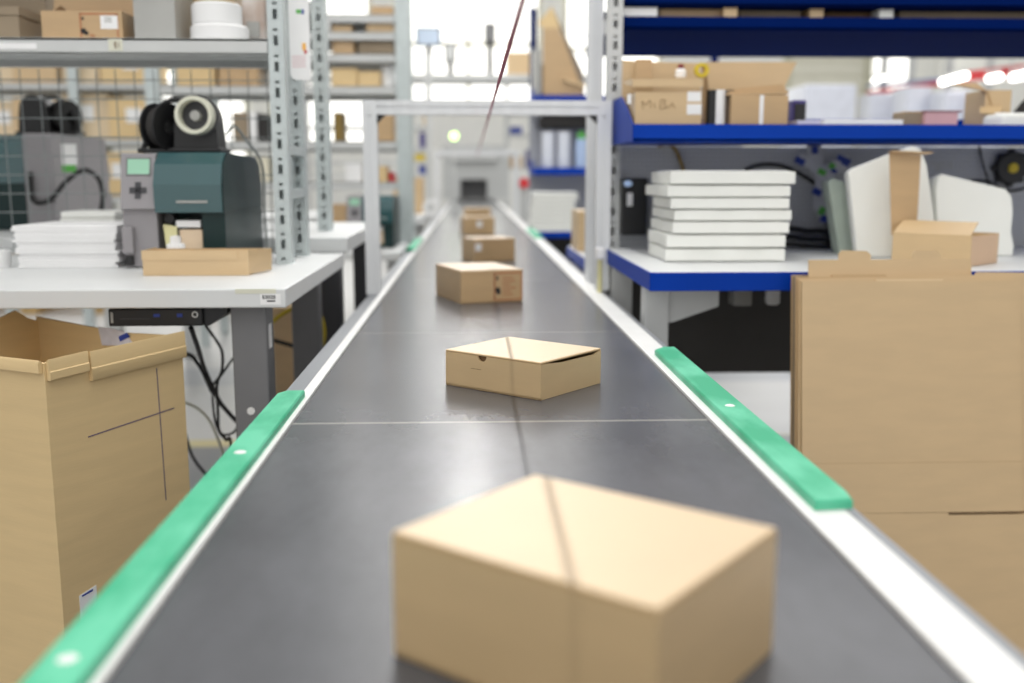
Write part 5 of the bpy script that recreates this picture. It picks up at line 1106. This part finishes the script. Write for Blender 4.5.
# overhead bridge with screens
t = thing('overhead_bridge', 'white overhead bridge crossing high above the far end of the belt', 'bridge', (0, 12, 0))
zB = Z(75, 12, 480); MB().bb(-3.2, 1.4, 11.9, 12.5, zB-.07, zB).build('deck', LGREY, t)
for x in (-3.1, 1.3): MB().bb(x-.05, x+.05, 12.1, 12.2, 0, zB-.07).build('post', LGREY, t)
for px, w, p0, m, lb in ((428, .26, 26, mat('screen_glass', (196, 212, 232), .2, noise=.1, nscale=3), 'wide pale screen on a stand on the overhead bridge'), (490, .09, 22, MGREY, 'slim grey device on a stand on the overhead bridge'), (450, .10, 42, LGREY, 'small pale device on a stand in the middle of the overhead bridge')):
    c = ay(px, p0, 12); t = thing('screen_stand', lb, 'screen', (c.x, 12.1, zB)); z1 = c.z
    MB().cyl((c.x, 12.1, zB+.012), (c.x, 12.1, z1-.1), .035, n=12).build('pole', DGREY, t); MB().cyl((c.x, 12.1, zB+.0005), (c.x, 12.1, zB+.012), .09, n=20).build('base', MGREY, t)
    MB().rbb(c.x-w/2-.02, c.x+w/2+.02, 12.06, 12.1, z1-.22, z1, .008).build('bezel', DGREY, t); MB().bb(c.x-w/2, c.x+w/2, 12.055, 12.0605, z1-.20, z1-.02).build('display', m, t)
plainbox('orange-brown carton at the right end of the overhead bridge', 507, 532, 52, 75, 12.0, .35, CARD, z0=zB+.0005)

# ---- seen through the gap of the blue shelves on the far right
t = thing('wrapped_pallet', 'white film-wrapped pallet load far off, seen over the lower blue shelf', 'pallet', (X(835, 10), 10, 0))
a = ay(806, 84, 10); b = ay(858, 84, 10); MB().rbb(a.x, b.x, 10, 10.8, .145, a.z, .03, 3).build('load', mat('film_wrapped_white', (226, 230, 242), .3, noise=.08, nscale=9), t, smooth=True); MB().bb(a.x, b.x, 10, 10.8, 0, .144).build('pallet', WOOD, t)
t = thing('roller_door', 'pale beige roller door far off behind the wrapped pallet', 'door', (X(830, 14), 14, 0))
a = ay(792, 40, 15); b = ay(866, 40, 15); q = MB(); q.bb(a.x, b.x, 15, 15.05, .0, 3.2)
for i in range(16): q.bb(a.x, b.x, 14.98, 15, .02+i*.2, .02+i*.2+.16)
q.build('curtain', mat('beige_door_paint', (222, 220, 204), .5, noise=.04), t)
for xx in (a.x-.1, b.x): MB().bb(xx, xx+.1, 14.95, 15.08, 0, 3.3).build('guide_rail', mat('beige_door_frame', (196, 194, 172), .5, noise=.04), t)
MB().bb(a.x-.1, b.x+.1, 14.9, 15.2, 3.3, 3.6).build('drum_box', FRAMEM, t)
RR = thing('pallet_racking', 'distant pallet racking with red beams at the far right', 'rack', (7, 13, 0))
x0, x1 = X(874, 13), X(1060, 11)
for i, (px, y) in enumerate(((878, 14.3), (905, 13.7), (942, 13.1), (982, 12.6), (1040, 11.5))):
    xx = X(px, y)
    for dy in (0,): MB().bb(xx-.04, xx+.04, y+dy-.04, y+dy+.04, 0, 3.4).build('upright', LGREY, RR)
def beam(pa, pb, za, zb, h, m, nm):
    va = ay(pa[0], pa[1], pa[2]); vb = ay(pb[0], pb[1], pb[2])
    MB().add([(va.x, va.y, va.z-h), (vb.x, vb.y, vb.z-h), (vb.x, vb.y, vb.z), (va.x, va.y, va.z), (va.x, va.y+.05, va.z-h), (vb.x, vb.y+.05, vb.z-h), (vb.x, vb.y+.05, vb.z), (va.x, va.y+.05, va.z)],
             [(0, 1, 2, 3), (7, 6, 5, 4), (0, 4, 5, 1), (1, 5, 6, 2), (2, 6, 7, 3), (3, 7, 4, 0)]).build(nm, m, RR)
beam((868, 91, 14), (945, 80, 12.9), 0, 0, .06, RED, 'beam'); beam((945, 74, 12.9), (1060, 60, 11), 0, 0, .12, RED, 'beam'); beam((868, 84, 14.2), (1060, 66, 11.3), 0, 0, .05, mat('blue_grey_beam', (150, 160, 190), .5, noise=.05), 'beam')
for k, (px, y, w, z0, z1, m) in enumerate(((885, 13.6, .5, .2, 1.0, PAPER), (912, 13.2, .5, .2, 1.15, PAPER), (934, 13.0, .35, .2, 1.3, mat('violet_white_film', (222, 220, 236), .4, noise=.05)), (968, 12.6, .5, .2, 1.55, PAPER), (1004, 12.1, .5, .2, 1.6, PAPER))):
    pass
for px, p0, y, lb in ((884, 93, 13.4, 'first'), (920, 86, 12.7, 'second'), (958, 90, 12.2, 'third'), (1000, 92, 11.6, 'fourth')):
    a = ay(px-13, p0, y); b = ay(px+13, p0, y); t = thing('wrapped_pallet', 'white wrapped pallet load under the far red beams, %s from the left' % lb, 'pallet', ((a.x+b.x)/2, y, 0), 0, 'pallet loads under the red beams')
    MB().rbb(a.x, b.x, y, y+.45, .145, a.z, .03, 3).build('load', MATS['film_wrapped_white'], t, smooth=True); MB().bb(a.x, b.x, y, y+.45, 0, .144).build('pallet', WOOD, t)
for (pa, pb, y, lb) in (((941, 82.5), (967, 75.5), 12.4, 'long glowing lamp under the far red beams, left one'), ((989, 79), (1000, 77), 11.5, 'short glowing lamp under the far red beams, middle one'), ((1012, 78), (1034, 73), 10.8, 'glowing lamp under the far red beams, right one'), ((874, 80), (886, 77.5), 13.6, 'faint distant lamp left of the far red beams')):
    va = ay(*pa, y); vb = ay(*pb, y-.3); t = thing('strip_light', lb, 'lamp', tuple(va)); r0 = .035 if y < 13 else .02
    MB().cyl(va, vb, r0, n=14).build('tube', LAMP, t, smooth=True); MB().tube([va+Vector((0, .03, r0+.02)), vb+Vector((0, .03, r0+.02))], .03, 6, 0).build('housing', LGREY, t)
    MB().cyl(va+Vector((0, .03, r0+.02)), va+Vector((0, .03, 2.2)), .008, n=8).build('hanger', LGREY, t)

# ================================================================== LIGHT
wd = bpy.data.worlds.new('world'); SC.world = wd; wd.use_nodes = True; nt = wd.node_tree
tc = nt.nodes.new('ShaderNodeTexCoord'); sp = nt.nodes.new('ShaderNodeSeparateXYZ'); nt.links.new(tc.outputs['Generated'], sp.inputs[0])
# soft roof light plus the bright daylit far end of the hall
mr = nt.nodes.new('ShaderNodeMapRange'); mr.inputs[1].default_value = 0; mr.inputs[2].default_value = .8; mr.inputs[3].default_value = .5; mr.inputs[4].default_value = .5
nt.links.new(sp.outputs['Z'], mr.inputs[0]); bg = nt.nodes['Background']; bg.inputs[0].default_value = (1, .99, .975, 1)
dt = nt.nodes.new('ShaderNodeVectorMath'); dt.operation = 'DOT_PRODUCT'; dt.inputs[1].default_value = (0, .88, .47); nt.links.new(tc.outputs['Generated'], dt.inputs[0])
fr = nt.nodes.new('ShaderNodeMapRange'); fr.interpolation_type = 'SMOOTHSTEP'; fr.inputs[1].default_value = .72; fr.inputs[2].default_value = 1; fr.inputs[3].default_value = 0; fr.inputs[4].default_value = 2.1; nt.links.new(dt.outputs['Value'], fr.inputs[0])
ad = nt.nodes.new('ShaderNodeMath'); ad.operation = 'ADD'; nt.links.new(mr.outputs[0], ad.inputs[0]); nt.links.new(fr.outputs[0], ad.inputs[1])
d2 = nt.nodes.new('ShaderNodeVectorMath'); d2.operation = 'DOT_PRODUCT'; d2.inputs[1].default_value = (-.25, -.92, .30); nt.links.new(tc.outputs['Generated'], d2.inputs[0])
f2_ = nt.nodes.new('ShaderNodeMapRange'); f2_.interpolation_type = 'SMOOTHSTEP'; f2_.inputs[1].default_value = .3; f2_.inputs[2].default_value = 1; f2_.inputs[3].default_value = 0; f2_.inputs[4].default_value = .7; nt.links.new(d2.outputs['Value'], f2_.inputs[0])
a2 = nt.nodes.new('ShaderNodeMath'); a2.operation = 'ADD'; nt.links.new(ad.outputs[0], a2.inputs[0]); nt.links.new(f2_.outputs[0], a2.inputs[1]); nt.links.new(a2.outputs[0], bg.inputs[1])
for x, e in ((-.012, 200), (-4.2, 55), (4.2, 55)):
    l = bpy.data.lights.new('tube_row', 'AREA'); l.shape = 'RECTANGLE'; l.size = .025; l.size_y = 14; l.energy = e; l.color = (1, .985, .95)
    lo = bpy.data.objects.new('tube_row', l); COL.objects.link(lo); lo.location = (x, 5.5, 3.9)
SC.view_settings.exposure = -.12
